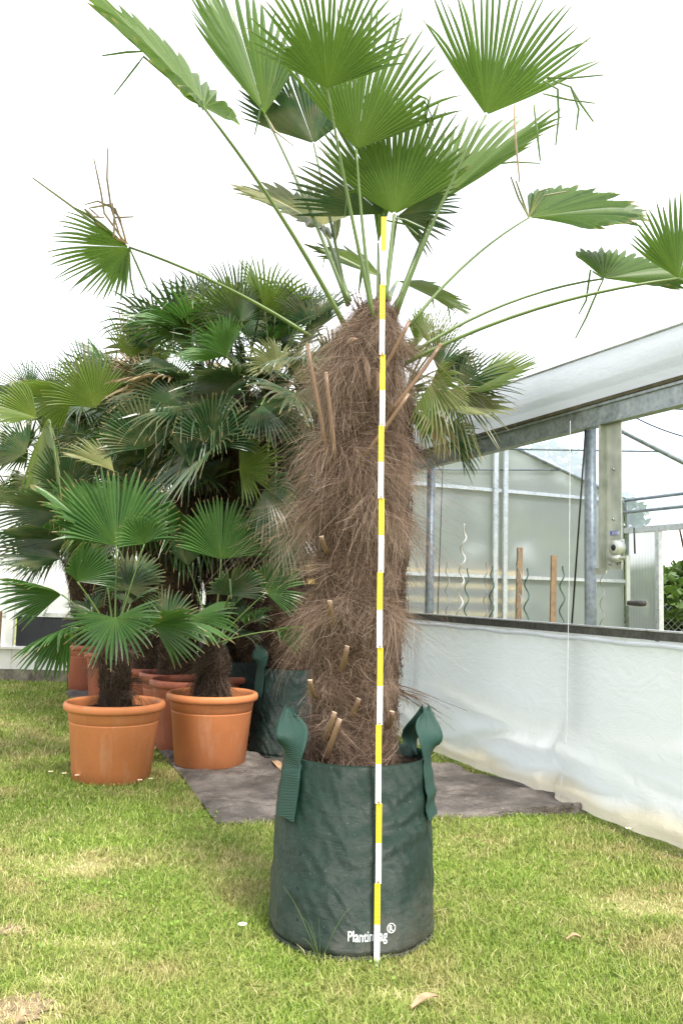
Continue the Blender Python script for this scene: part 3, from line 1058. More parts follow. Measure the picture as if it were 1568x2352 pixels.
# torn dark sheath scraps at the crown
for k in range(16):
    mb = MB()
    a = rng.uniform(0, 6.28)
    zz0 = rng.uniform(zof(770), zof(700))
    p0 = Vector((ax[6].x + math.cos(a) * 0.05, TY + math.sin(a) * 0.05, zz0))
    p1 = p0 + Vector((math.cos(a) * rng.uniform(0.02, 0.06), math.sin(a) * 0.04, rng.uniform(0.05, 0.11)))
    pts = curve_pts(p0, p1, Vector((0, 0, 0.02)), 6)
    mb.tube(pts, [0.010, 0.009, 0.008, 0.006, 0.004, 0.003, 0.001], 6, True, 0.25)
    mb.build('sheath_scrap', M['stub'], tall, True)
for (b, e) in (((840, 820), (850, 905)), ((862, 850), (858, 912)), ((795, 790), (822, 778))):
    mb = MB()
    p0, p1 = P(b[0], b[1], TY - 0.135), P(e[0], e[1], TY - 0.165)
    mb.tube(curve_pts(p0, p1, Vector((rng.uniform(-.02, .02), -0.03, 0)), 6), [0.003, 0.007, 0.010, 0.008, 0.006, 0.003, 0.0006], 7, True, 0.16, up=(0.4, 1, 0))
    mb.build('sheath_scrap', M['stub'], tall, True)

LM = M['leaf_main']
def mb_base(px, py, dy=0.0):
    return P(px, py, TY + dy)
def FR(base, h, tip, roll, sl, sr, mat=LM, nseg=36, bow=(0, 0, 0.03), pr=(0.012, 0.0055), **kw):
    return spec_frond(tall, mb_base(*base), h, tip, roll, sl, sr, mat, nseg, bow=Vector(bow), pr=pr, **kw)
# top middle, its fan cut by the upper edge
FR((863, 755, -0.06), (752, 203, 2.22), (735, -120, 2.02), 10, 76, 62, LM, 32, bow=(-0.02, 0, 0.05), join=0.47, narrow=0.86, cup=0.12, droop=0.02, edge_len=0.74)
# second, light and flat to the lens
FR((855, 720, -0.04), (818, 343, 2.40), (868, -15, 2.36), 8, 60, 54, LM, 27, bow=(-0.01, 0, 0.02), join=0.45, narrow=0.84, cup=0.10, droop=0.0, edge_len=0.76)
# third, lowest of the front fans
FR((885, 690, -0.03), (905, 493, 2.46), (900, 180, 2.46), 6, 62, 60, LM, 29, bow=(0, 0, 0.01), join=0.52, narrow=0.9, cup=0.10, droop=0.0, edge_len=0.62, pr=(0.012, 0.008))
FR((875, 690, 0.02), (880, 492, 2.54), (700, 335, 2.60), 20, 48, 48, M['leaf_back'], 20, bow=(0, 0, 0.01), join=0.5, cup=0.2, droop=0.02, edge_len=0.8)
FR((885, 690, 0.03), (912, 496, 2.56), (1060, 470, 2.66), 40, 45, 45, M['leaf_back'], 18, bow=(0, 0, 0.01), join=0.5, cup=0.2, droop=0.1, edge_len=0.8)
# upper right fan
FR((905, 735, 0.0), (1115, 265, 2.36), (1232, -75, 2.26), 6, 50, 58, LM, 27, bow=(-0.02, 0, 0.02), join=0.42, cup=0.10, droop=0.0, bent=0.04, edge_len=0.84, ragged=0.14, narrow=0.9)
# dark folded fan behind it
FR((905, 720, 0.03), (1000, 472, 2.66), (1268, 232, 2.72), -66, 62, 70, LM, 26, bow=(0, 0, 0.01), join=0.48, narrow=0.9, cup=0.30, droop=0.02, edge_len=0.6, ragged=0.12)
# upper left pair
FR((800, 700, 0.04), (608, 262, 2.62), (500, -80, 2.66), 44, 42, 46, LM, 22, bow=(0.01, 0, 0.02), join=0.52, narrow=0.9, cup=0.25, droop=0.0, edge_len=0.6, bent=0.03)
FR((798, 760, -0.04), (468, 247, 2.22), (150, -80, 2.18), 84, 90, 112, LM, 30, bow=(0.01, 0, 0.05), join=0.58, cup=0.10, droop=0.0, edge_len=0.36, bent=0.0)
FR((798, 700, 0.1), (720, 330, 2.75), (650, 130, 2.80), 20, 70, 70, M['leaf_back'], 32, bow=(0, 0, 0.02), join=0.55, cup=0.3, droop=0.02)
# low left, half withered
FR((712, 772, -0.05), (297, 568, 2.40), (100, 560, 2.36), 20, 42, 88, LM, 26, bow=(0.02, 0, 0.035), join=0.42, cup=0.2, droop=0.06, edge_len=0.60, bent=0.06, pr=(0.010, 0.0055))
# mid left, nearly edge on
FR((800, 690, 0.08), (742, 518, 2.78), (540, 412, 2.84), 74, 95, 125, M['leaf_pale'], 30, bow=(0, 0, 0.01), join=0.6, cup=0.26, droop=0.05, edge_len=0.55)
# a far fan, only its two wings showing each side of the crown
FR((868, 690, 0.08), (880, 640, 2.84), (705, 548, 2.92), 78, 40, 60, M['leaf_yellow'], 20, bow=(0, 0, 0.01), join=0.6, cup=0.15, droop=0.04)
FR((890, 690, 0.08), (912, 645, 2.84), (1095, 716, 2.90), -80, 40, 50, M['leaf_yellow'], 20, bow=(0, 0, 0.01), join=0.6, cup=0.12, droop=0.0)
# right mid
FR((940, 748, 0.02), (1214, 500, 2.60), (1490, 462, 2.60), -72, 62, 75, M['leaf_main'], 28, bow=(-0.02, 0, 0.05), join=0.80, cup=0.16, droop=0.06, edge_len=0.6, pr=(0.010, 0.005), ragged=0.04)
# right low, two long arching stalks
FR((940, 815, 0.03), (1385, 640, 2.60), (1556, 606, 2.70), -66, 75, 80, M['leaf_main'], 26, bow=(-0.02, 0, 0.075), join=0.75, cup=0.18, droop=0.03, bent=0.0, pr=(0.010, 0.0055))
FR((930, 835, -0.03), (1558, 640, 2.42), (1600, 440, 2.40), 10, 55, 70, M['leaf_main'], 26, bow=(-0.03, 0, 0.075), join=0.5, cup=0.2, droop=0.0, pr=(0.011, 0.0065))
# short new spear between the stalks
FR((868, 700, 0.02), (868, 560, 2.56), (880, 300, 2.60), 30, 14, 14, M['leaf_main'], 10, join=0.8, cup=0.3, droop=0.0)
# withered strips hanging from the two worn fans
def strip(pts, mat, w=0.007):
    p = [P(*q) for q in pts]
    sm = []
    for i in range(len(p) - 1):
        for k in range(4):
            sm.append(p[i].lerp(p[i + 1], k / 4))
    sm.append(p[-1])
    mb = MB()
    n = len(sm)
    vs_, t_ = [], []
    for i, q in enumerate(sm):
        tt = (sm[min(i + 1, n - 1)] - sm[max(i - 1, 0)]).normalized()
        s = tt.cross(Vector((0.2, 1, 0.1))).normalized()
        ww = w * (0.4 + 0.6 * math.sin(math.pi * min(0.95, 0.15 + i / n * 0.8)))
        vs_ += [q - s * ww / 2, q + Vector((0, -ww * 0.25, 0)), q + s * ww / 2]
        t_ += [i / n * 0.9] * 3
    fs_ = []
    for i in range(n - 1):
        fs_ += [(3 * i, 3 * i + 1, 3 * i + 4, 3 * i + 3), (3 * i + 1, 3 * i + 2, 3 * i + 5, 3 * i + 4)]
    mb.add(vs_, fs_, 0, t=t_, rnd=[rng.random()] * len(vs_), pl=[0.0] * len(vs_))
    return mb.build('withered_strip', mat, tall)
DL, YL = M['leaf_dead'], M['leaf_main']
for pts, m_ in (
    (((290, 560, 2.40), (240, 490, 2.38), (232, 440, 2.38), (216, 365, 2.38)), DL),
    (((280, 555, 2.40), (255, 475, 2.38), (246, 410, 2.38), (248, 340, 2.38)), DL),
    (((290, 560, 2.40), (275, 500, 2.38), (250, 470, 2.37), (205, 478, 2.37), (230, 500, 2.36)), DL),
    (((292, 560, 2.40), (280, 520, 2.38), (265, 480, 2.37), (225, 462, 2.37), (195, 470, 2.36)), DL),
    (((290, 565, 2.40), (262, 520, 2.37), (262, 500, 2.36), (308, 498, 2.36)), DL),
    (((285, 560, 2.40), (225, 515, 2.37), (195, 480, 2.36), (215, 498, 2.36), (240, 500, 2.36)), DL),
    (((296, 560, 2.40), (262, 545, 2.36), (263, 500, 2.36), (258, 465, 2.36)), DL),
    (((260, 545, 2.40), (160, 470, 2.38), (75, 408, 2.38)), M['leaf_pale']),
    (((297, 568, 2.40), (285, 640, 2.38), (278, 690, 2.38)), YL), (((297, 568, 2.40), (320, 620, 2.38), (340, 665, 2.38)), YL),
    (((297, 568, 2.40), (300, 640, 2.38), (310, 680, 2.38)), YL),
    (((470, 248, 2.22), (330, 130, 2.2), (262, 218, 2.2)), YL), (((330, 118, 2.2), (290, 120, 2.2), (235, 128, 2.2)), YL),
    (((1245, 185, 2.3), (1280, 205, 2.28), (1282, 270, 2.28), (1275, 335, 2.28)), YL), (((1255, 180, 2.3), (1310, 200, 2.28), (1328, 250, 2.28), (1322, 300, 2.28)), YL),
    (((1250, 178, 2.3), (1300, 180, 2.28), (1385, 172, 2.28)), YL), (((1245, 215, 2.3), (1300, 228, 2.28), (1365, 237, 2.28)), YL),
    (((1225, 240, 2.32), (1232, 300, 2.3), (1240, 370, 2.3)), YL), (((1180, 240, 2.34), (1183, 320, 2.32), (1193, 420, 2.32)), DL),
    (((1310, 200, 2.28), (1330, 235, 2.28), (1362, 280, 2.28)), YL), (((1130, 378, 2.64), (1180, 372, 2.64), (1240, 375, 2.64)), YL),
    (((1385, 640, 2.6), (1362, 690, 2.58), (1345, 730, 2.58), (1320, 778, 2.58)), YL), (((1385, 640, 2.6), (1355, 620, 2.58), (1345, 690, 2.58), (1328, 722, 2.58)), YL),
    (((1214, 500, 2.6), (1190, 455, 2.6), (1172, 405, 2.6)), M['leaf_pale']), (((1214, 500, 2.6), (1196, 450, 2.6), (1184, 415, 2.6)), M['leaf_pale']),
    (((1214, 498, 2.6), (1245, 450, 2.6), (1300, 440, 2.6)), M['leaf_pale']), (((1214, 498, 2.6), (1238, 440, 2.6), (1262, 432, 2.6)), M['leaf_pale']),
    (((610, 265, 2.62), (600, 240, 2.58), (585, 310, 2.58)), YL), (((610, 265, 2.62), (630, 300, 2.6), (675, 335, 2.6)), DL),
    (((900, 500, 2.46), (930, 505, 2.46), (975, 525, 2.46)), YL), (((880, 505, 2.5), (930, 515, 2.5), (960, 540, 2.5)), YL)):
    strip(pts, m_)

# ------------------------------------------------------------------ terracotta pots
def make_pot(c, label, mat, d=0.48, h=0.385, tilt=0.0):
    root = empty('plant_pot', c, label, 'plant pot', 'terracotta pots')
    root.rotation_euler = (0, tilt, rng.uniform(0, 6.28) if tilt == 0 else 0)
    r = d / 2
    mb = MB()
    prof = [(0.01, 0.0), (r * 0.74, 0.0), (r * 0.765, 0.006), (r * 0.875, h * 0.735), (r * 0.882, h * 0.745), (r * 0.870, h * 0.752), (r * 0.872, h * 0.758), (r * 0.885, h * 0.764),
            (r * 0.915, h * 0.895)]
    mb.lathe(prof, (0, 0, 0), 72)
    local_build(mb, 'pot_wall', mat, root)
    rm = MB()
    lip = [(r * 0.915, h * 0.895), (r * 0.955, h * 0.893), (r * 0.985, h * 0.905), (r, h * 0.93), (r, h * 0.965), (r * 0.985, h * 0.99), (r * 0.955, h * 1.0), (r * 0.915, h * 1.0), (r * 0.885, h * 0.985), (r * 0.875, h * 0.955), (r * 0.86, h * 0.86)]
    rm.lathe(lip, (0, 0, 0), 72)
    local_build(rm, 'pot_rim', mat, root)
    sm = MB()
    for a in [0]:
        sm.lathe([(0.001, h * 0.915), (r * 0.3, h * 0.91), (r * 0.6, h * 0.895), (r * 0.872, h * 0.88)], (0, 0, 0), 40, lambda a, z, rr: 0.004 * math.sin(a * 7))
    local_build(sm, 'soil', M['soil'], root)
    return root, Vector((c[0], c[1], c[2] + h * 0.9))
gl = G(257, 1805); gr = G(480, 1772)
PL, PR_ = foot(255, 1808, 0.185), foot(481, 1775, 0.185, 0.012)
def scale_pot(rim_px, Y):
    return rim_px * Y / FPX
print('pots', PL, PR_, scale_pot(225, PL.y), scale_pot(207, PR_.y))
pl_root, pl_top = make_pot(PL, 'orange terracotta pot on the grass at left, nearest of the pots', M['pot'], scale_pot(224, PL.y - 0.02), 0.375)
pr_root, pr_top = make_pot(PR_, 'orange terracotta pot on the edge of the grey sheet, beside the green bags', M['pot'], scale_pot(206, PR_.y - 0.02), 0.375)
# reddish pots in the row behind
back_pots = []
for (px, py, lab) in ((204, 1592, 'reddish pot farthest back at left, beside the small black nursery pot'),
                      (256, 1622, 'reddish pot just behind the left orange pot, mostly hidden by the stubby palm trunk'),
                      (342, 1683, 'reddish pot with a wide rim between the two orange pots'),
                      (398, 1706, 'reddish pot overlapped at its right by the right orange pot'),
                      (312, 1640, 'reddish pot deep in the shade behind the gap of the orange pots'),
                      (428, 1735, 'reddish pot almost wholly behind the right orange pot, rim showing at its left'),
                      (520, 1712, 'reddish pot rim showing over the right side of the right orange pot')):
    back_pots.append(make_pot(foot(px, py, 0.17, 0.010), lab, M['pot_shaded'], 0.46, 0.40)[1])

# ------------------------------------------------------------------ palms in pots and bags behind
def random_fronds(root, C, n, pet_len, leaf_r, mats, elo, ehi, seed, az=None, nseg=31, pr=(0.009, 0.005)):
    rg = random.Random(seed)
    for i in range(n):
        f = (i + 0.5) / n
        el = R(ehi + (elo - ehi) * f + rg.uniform(-12, 12))
        a = (i * 2.39996 + rg.uniform(-0.4, 0.4)) if az is None else R(rg.uniform(*az))
        L = pet_len * rg.uniform(0.75, 1.2)
        d = Vector((math.cos(a) * math.cos(el), math.sin(a) * math.cos(el), math.sin(el)))
        base = C + Vector((d.x, d.y, 0)) * 0.03 - Vector((0, 0, 0.10 * f))
        H = base + d * L - Vector((0, 0, 0.12 * L * math.cos(el)))
        el2 = el - R(rg.uniform(5, 40))
        A = Vector((math.cos(a) * math.cos(el2), math.sin(a) * math.cos(el2), math.sin(el2)))
        B = A.cross(ZUP)
        N = B.cross(A).normalized()
        N = Matrix.Rotation(R(rg.uniform(-45, 45)), 3, A) @ N
        mat = mats[min(int(rg.random() ** 1.0 * len(mats)), len(mats) - 1)]
        Rr = leaf_r * rg.uniform(0.8, 1.15)
        add_frond(root, base, H, A, N, Rr, mat, R(rg.uniform(80, 115)), R(rg.uniform(80, 115)), nseg + rg.randint(-4, 4), M['petiole_dark'] if rg.random() < 0.6 else M['petiole'], pr,
                  Vector((0, 0, 0.05 * L)), join=rg.uniform(0.28, 0.55), cup=R(rg.uniform(8, 45)), droop=rg.uniform(0.06, 0.34), tipdroop=rg.uniform(0.1, 0.4), bent=rg.choice([0.02, 0.05, 0.14]), narrow=rg.uniform(0.55, 0.9), ragged=rg.uniform(0.06, 0.2), rg=rg)

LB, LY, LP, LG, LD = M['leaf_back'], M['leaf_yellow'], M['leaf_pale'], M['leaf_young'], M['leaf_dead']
def potted_palm(base, crown, label, mats, n, pet, lr, elo, ehi, seed, trunk_r=0.10, cling=1800, tufts=900, group='potted palms behind', az=None, name='fan_palm'):
    root = empty(name, base, label, 'palm', group)
    mid = base.lerp(crown, 0.5) + Vector((rng.uniform(-.02, .02), 0, 0))
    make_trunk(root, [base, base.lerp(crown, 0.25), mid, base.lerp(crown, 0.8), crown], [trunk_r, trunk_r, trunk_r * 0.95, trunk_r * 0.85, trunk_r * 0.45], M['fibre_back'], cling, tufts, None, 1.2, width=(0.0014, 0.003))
    random_fronds(root, crown, n, pet, lr, mats, elo, ehi, seed, az)
    return root

# stubby palm in the left orange pot
lc = P(264, 1470, PL.y)
pal = empty('fan_palm', pl_top, 'young fan palm with a stubby trunk in the left orange pot', 'palm', 'young palms in orange pots')
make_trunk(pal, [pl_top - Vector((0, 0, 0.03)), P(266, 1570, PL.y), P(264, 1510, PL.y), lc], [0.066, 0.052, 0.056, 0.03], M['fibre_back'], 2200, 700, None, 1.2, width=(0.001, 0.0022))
YL_ = PL.y
def F2(root, base, h, tip, roll, sl, sr, mat=LG, nseg=30, bow=(0, 0, 0.02), pr=(0.009, 0.0055), **kw):
    kw.setdefault('join', 0.55); kw.setdefault('cup', 0.25); kw.setdefault('droop', 0.10); kw.setdefault('bent', 0.02)
    return spec_frond(root, base, h, tip, roll, sl, sr, mat, nseg, bow=Vector(bow), pr=pr, **kw)
F2(pal, lc, (268, 1254, YL_ - 0.05), (278, 1055, YL_ - 0.02), 5, 80, 85, LG, 34, join=0.58, droop=0.02)
F2(pal, lc, (232, 1242, YL_ + 0.02), (75, 1085, YL_ + 0.03), 50, 60, 60, M['leaf_young'], 28, cup=0.6, join=0.62)
F2(pal, lc, (332, 1250, YL_ - 0.10), (295, 1165, YL_ - 0.22), 15, 80, 60, LG, 22, join=0.5)
F2(pal, lc, (178, 1336, YL_ - 0.12), (200, 1215, YL_ - 0.20), 35, 90, 55, LG, 28, cup=0.55)
F2(pal, lc, (142, 1366, YL_ - 0.02), (-15, 1315, YL_ - 0.08), -55, 70, 60, LG, 28, cup=0.5)
F2(pal, lc, (160, 1440, YL_ - 0.10), (22, 1490, YL_ - 0.22), -60, 95, 80, LG, 28, cup=0.5, droop=0.2)
F2(pal, lc, (265, 1420, YL_ - 0.26), (262, 1520, YL_ - 0.42), 10, 115, 115, LG, 30, cup=0.2, droop=0.12, join=0.45, edge_len=0.95)
F2(pal, lc, (352, 1437, YL_ - 0.08), (470, 1385, YL_ - 0.15), 40, 90, 100, LG, 28, cup=0.4, droop=0.15)
F2(pal, lc, (300, 1345, YL_ + 0.18), (310, 1250, YL_ + 0.30), -10, 90, 90, LB, 26)
random_fronds(pal, lc, 5, 0.26, 0.22, [LG, LB], 30, 75, 41, (30, 150))
# stubby palm in the right orange pot
rc_ = P(492, 1480, PR_.y)
par = empty('fan_palm', pr_top, 'young fan palm with a stubby trunk in the right orange pot', 'palm', 'young palms in orange pots')
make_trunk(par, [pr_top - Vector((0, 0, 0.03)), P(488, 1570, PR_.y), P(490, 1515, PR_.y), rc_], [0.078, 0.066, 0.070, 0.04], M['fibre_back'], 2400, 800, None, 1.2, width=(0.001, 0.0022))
YR = PR_.y
F2(par, rc_, (508, 1284, YR - 0.05), (515, 1120, YR - 0.05), 8, 82, 80, LG, 34, droop=0.03, join=0.6, cup=0.35)
F2(par, rc_, (527, 1368, YR - 0.20), (560, 1275, YR - 0.32), 25, 80, 75, LB, 28, cup=0.3)
F2(par, rc_, (610, 1362, YR - 0.05), (690, 1290, YR - 0.05), 15, 85, 85, LG, 30, cup=0.2)
F2(par, rc_, (632, 1448, YR - 0.05), (720, 1432, YR - 0.02), 55, 60, 90, LG, 22, cup=0.5)
F2(par, rc_, (430, 1425, YR - 0.15), (545, 1445, YR - 0.32), -55, 90, 60, LG, 26, cup=0.4, droop=0.18)
F2(par, rc_, (380, 1450, YR - 0.12), (395, 1330, YR - 0.05), 20, 70, 70, LB, 26)
F2(par, rc_, (432, 1300, YR + 0.05), (400, 1195, YR + 0.05), 40, 60, 60, LB, 26, cup=0.5)
random_fronds(par, rc_, 6, 0.28, 0.22, [LG, LB], 20, 70, 43, (20, 160))

# palms of the row behind: pots and bags
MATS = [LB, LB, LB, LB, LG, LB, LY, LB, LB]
back = []
def BP(i, base, cpx, label, n, pet, lr, seed, elo=-35, ehi=80, mats=MATS, tr=0.10, **kw):
    r_ = potted_palm(base, P(*cpx), label, mats, n, pet, lr, elo, ehi, seed, tr, **kw)
    back.append(r_)
    return r_
p0 = BP(0, back_pots[0] , (150, 1085, back_pots[0].y - 0.8), 'fan palm at the far left of the back row, fronds spilling past the photo edge', 30, 0.44, 0.42, 101)
p1 = BP(1, back_pots[1], (215, 1180, back_pots[1].y), 'low dark fan palm behind the left orange pot', 18, 0.36, 0.38, 102, elo=-30, ehi=70)
p2 = BP(2, back_pots[2], (335, 1140, back_pots[2].y), 'fan palm with a thick fibre trunk between the two orange pots', 22, 0.42, 0.44, 103, tr=0.125)
p3 = BP(3, back_pots[3], (430, 1130, back_pots[3].y), 'fan palm whose glossy grey green fans face the lens above the right orange pot', 22, 0.42, 0.42, 104, tr=0.12)
p4 = BP(4, back_pots[4], (300, 960, back_pots[4].y), 'tall fan palm at left with one upright spiky new leaf against the sky', 22, 0.44, 0.46, 105)
p5 = BP(5, Vector((BB2.x, BB2.y, 0.46)), (560, 900, g2.y + 0.24), 'tall fan palm with a yellowish top fan behind the left wing of the tall palm', 30, 0.48, 0.46, 106, tr=0.12)
p6 = BP(6, Vector((BB1.x, BB1.y, 0.46)), (625, 900, g1.y + 0.24), 'fan palm with a brown fibre trunk in the shaded bag close behind the tall palm', 30, 0.46, 0.42, 107, tr=0.13)
gx = P(868, 1740, 4.35)
p7 = BP(7, Vector((gx.x, gx.y, 0.0)), (930, 900, gx.y), 'fan palm showing its pale worn fronds to the right of the shaggy trunk', 12, 0.26, 0.30, 108, mats=[LB, LP, LY, LB], az=(10, 190), tr=0.07)
p8 = BP(8, back_pots[6], (470, 880, back_pots[6].y + 0.3), 'fan palm in the middle of the back row with withered hanging fans', 26, 0.50, 0.46, 109, mats=[LB, LB, LB, LD, LY, LB, LP])

def F3(root, c, h, tip, roll, sl, sr, mat=LB, nseg=30, **kw):
    kw.setdefault('join', 0.55); kw.setdefault('cup', 0.25); kw.setdefault('droop', 0.10); kw.setdefault('narrow', 0.9)
    return spec_frond(root, c, h, tip, roll, sl, sr, mat, nseg, bow=Vector((0, 0, 0.03)), pr=(0.009, 0.0055), **kw)
c2, c3, c4, c0, c5, c6, c7, c8 = (P(335, 1140, back_pots[2].y), P(430, 1130, back_pots[3].y), P(300, 960, back_pots[4].y), P(150, 1085, back_pots[0].y - 0.8), P(560, 900, g2.y + 0.24), P(625, 900, g1.y + 0.24), P(930, 900, gx.y), P(470, 880, back_pots[6].y + 0.5))
F3(p2, c2, (335, 1030, 4.55), (290, 885, 4.45), 12, 75, 80, LB, 30, join=0.6)
F3(p3, c3, (487, 1020, 4.50), (520, 880, 4.40), 8, 85, 85, LB, 32, join=0.6)
F3(p3, c3, (435, 1068, 4.50), (415, 950, 4.50), 30, 50, 50, LB, 24, cup=0.5)
F3(p3, c3, (550, 1078, 4.55), (665, 1040, 4.45), -30, 85, 80, LY, 30, cup=0.2)
F3(p4, c4, (220, 936, 5.0), (150, 790, 4.9), 15, 70, 65, LY, 30)
F3(p4, c4, (165, 920, 5.1), (10, 890, 5.1), -50, 70, 70, LY, 28)
F3(p0, c0, (85, 960, 4.6), (-60, 905, 4.5), 40, 60, 60, LY, 26, cup=0.5)
F3(p0, c0, (100, 985, 4.5), (150, 1130, 4.3), 60, 70, 70, LY, 24, droop=0.4, narrow=0.7)
F3(p4, c4, (300, 823, 5.4), (298, 680, 5.4), 10, 55, 55, LY, 18, join=0.35, narrow=0.6, droop=0.0)
F3(p5, c5, (533, 748, 4.9), (470, 630, 4.9), -25, 85, 85, LY, 32)
F3(p5, c5, (665, 743, 4.9), (585, 620, 4.9), 25, 65, 60, LB, 28)
F3(p6, c6, (725, 760, 4.7), (705, 640, 4.7), 10, 60, 60, LB, 28, narrow=0.7)
F3(p8, c8, (405, 880, 4.9), (225, 850, 4.7), -60, 70, 60, LD, 26, droop=0.2)
F3(p8, c8, (545, 880, 4.8), (400, 835, 4.5), -45, 70, 70, LB, 30, droop=0.12)
F3(p2, c2, (262, 1083, 4.4), (130, 1022, 4.3), 65, 60, 60, LP, 24, cup=0.5)
F3(p0, c0, (150, 1130, 4.4), (110, 1000, 4.3), 25, 60, 60, LB, 28)
F3(p0, c0, (130, 1180, 4.3), (-60, 1130, 4.2), -50, 70, 60, LB, 28, narrow=0.7)
F3(p0, c0, (150, 1240, 4.3), (-50, 1225, 4.2), -55, 60, 70, LB, 28, narrow=0.7)
F3(p1, P(215, 1180, back_pots[1].y), (140, 1285, 4.3), (-40, 1260, 4.2), 60, 70, 60, LB, 28, narrow=0.7)
F3(p8, c8, (640, 850, 4.7), (560, 760, 4.6), 40, 80, 60, LP, 26, droop=0.25)
F3(p6, c6, (650, 1010, 4.5), (690, 930, 4.4), 35, 60, 60, LB, 26, cup=0.5)
F3(p6, c6, (610, 1120, 4.45), (690, 1180, 4.3), 20, 90, 80, LB, 26, droop=0.2)
F3(p6, c6, (660, 1110, 4.75), (735, 1200, 4.7), 25, 100, 90, LB, 30, droop=0.15)
F3(p6, c6, (650, 1180, 4.8), (735, 1300, 4.75), 25, 100, 90, LB, 30, droop=0.15)
F3(p6, c6, (640, 1040, 4.8), (730, 1110, 4.75), 35, 100, 90, LB, 30, droop=0.15)
F3(p6, c6, (640, 1200, 4.5), (700, 1280, 4.4), 30, 80, 80, LB, 24, droop=0.25)
F3(p6, c6, (600, 930, 4.4), (690, 990, 4.3), -30, 80, 80, LB, 28, droop=0.15, narrow=0.7)
F3(p6, c6, (690, 880, 4.5), (705, 760, 4.5), 40, 60, 60, LP, 22, narrow=0.5, join=0.3)
for r_, c_, h_, t_, rl_, m_ in ((p4, c4, (205, 880, 5.3), (135, 765, 5.3), 20, LB), (p4, c4, (130, 905, 5.3), (45, 815, 5.3), 35, LB), (p4, c4, (345, 800, 5.4), (310, 715, 5.4), 15, LB), (p8, c8, (430, 700, 5.2), (395, 625, 5.2), 20, LB),
                            (p5, c5, (600, 700, 4.9), (590, 610, 4.9), 25, LY), (p5, c5, (480, 700, 5.0), (430, 615, 5.0), -30, LB), (p6, c6, (690, 720, 4.7), (665, 630, 4.7), 30, LB), (p4, c4, (70, 900, 5.2), (-20, 830, 5.2), 10, LB), (p0, c0, (60, 1040, 4.9), (-60, 985, 4.9), 20, LB)):
    F3(r_, c_, h_, t_, rl_, 75, 75, m_, 30, join=0.34, narrow=0.6, droop=0.02, ragged=0.15)
# right hand palm behind the trunk
YQ = 4.15
F3(p7, c7, (1062, 905, YQ - 0.1), (1250, 815, YQ - 0.2), -68, 60, 40, LY, 24, cup=0.2, droop=0.0, narrow=0.8)
F3(p7, c7, (1050, 890, YQ - 0.1), (1215, 850, YQ - 0.2), -30, 30, 75, LB, 20, cup=0.3, droop=0.15, narrow=0.65, join=0.35)
F3(p7, c7, (1030, 895, YQ - 0.1), (1130, 1000, YQ - 0.25), -20, 85, 60, LP, 28, droop=0.30, narrow=0.7, join=0.4)
F3(p7, c7, (1020, 870, YQ), (1120, 800, YQ), 50, 45, 80, LB, 22, narrow=0.7)
F3(p7, c7, (985, 790, YQ), (1005, 665, YQ), 20, 50, 60, LP, 20, narrow=0.42, join=0.3)
F3(p7, c7, (1000, 800, YQ), (1085, 700, YQ), -25, 60, 60, LP, 20, narrow=0.42, join=0.3)
F3(p7, c7, (1000, 930, YQ - 0.1), (1195, 938, YQ - 0.2), -70, 50, 50, LP, 22, droop=0.02, cup=0.2)
F3(p7, c7, (990, 960, YQ - 0.1), (1060, 1010, YQ - 0.2), 40, 60, 60, LD, 20, droop=0.3, narrow=0.5)
F3(p7, c7, (1005, 850, YQ - 0.1), (1060, 745, YQ - 0.1), 20, 60, 60, LB, 22, narrow=0.6)
F3(p7, c7, (990, 880, YQ - 0.15), (1075, 940, YQ - 0.3), 10, 90, 90, LY, 26, droop=0.25, narrow=0.6)

# ------------------------------------------------------------------ greenhouse on the right (wall frame: s along, d inwards)
GO = Vector((0.40, 5.60, 0)); GU = Vector((0.404, -0.9147, 0)).normalized(); GN = Vector((0.9147, 0.404, 0)).normalized()
def W(s, d, z):
    return GO + GU * s + GN * d + Vector((0, 0, z))
def onwall(px, py, d=0.0):
    r = ray(px, py)
    o = GO + GN * d
    k = (o - CO).dot(GN) / r.dot(GN)
    p = CO + r * k
    return (p - GO).dot(GU), p.z
gh = empty('greenhouse', W(1.8, 1.35, 0), 'low greenhouse with white film side wall and grey steel frame at right', 'greenhouse')
S0, S1, DW = -0.80, 4.6, 2.70
def wbox(mb, s0, s1, d0, d1, z0, z1, mi=0):
    mb.hexa([W(s, d, z) for s in (s0, s1) for d in (d0, d1) for z in (z0, z1)], mi)
print('beam', onwall(1220, 1008), onwall(1540, 950), 'rail', onwall(930, 1425), onwall(1560, 1480), 'post', onwall(985, 1200), onwall(1350, 1200))
BZ0, BZ1 = 1.735, 1.835
mb = MB(); wbox(mb, S0, S1, -0.045, -0.005, BZ0, BZ1); wbox(mb, S0, S1, -0.055, -0.045, BZ0, BZ0 + 0.012); wbox(mb, S0, S1, -0.055, -0.0452, BZ1 - 0.012, BZ1)
mb.build('eave_beam', M['galv'], gh)
mb = MB(); wbox(mb, S0, S1, -0.060, -0.010, BZ1 + 0.002, BZ1 + 0.018); mb.build('eave_seal', M['dark_seal'], gh)
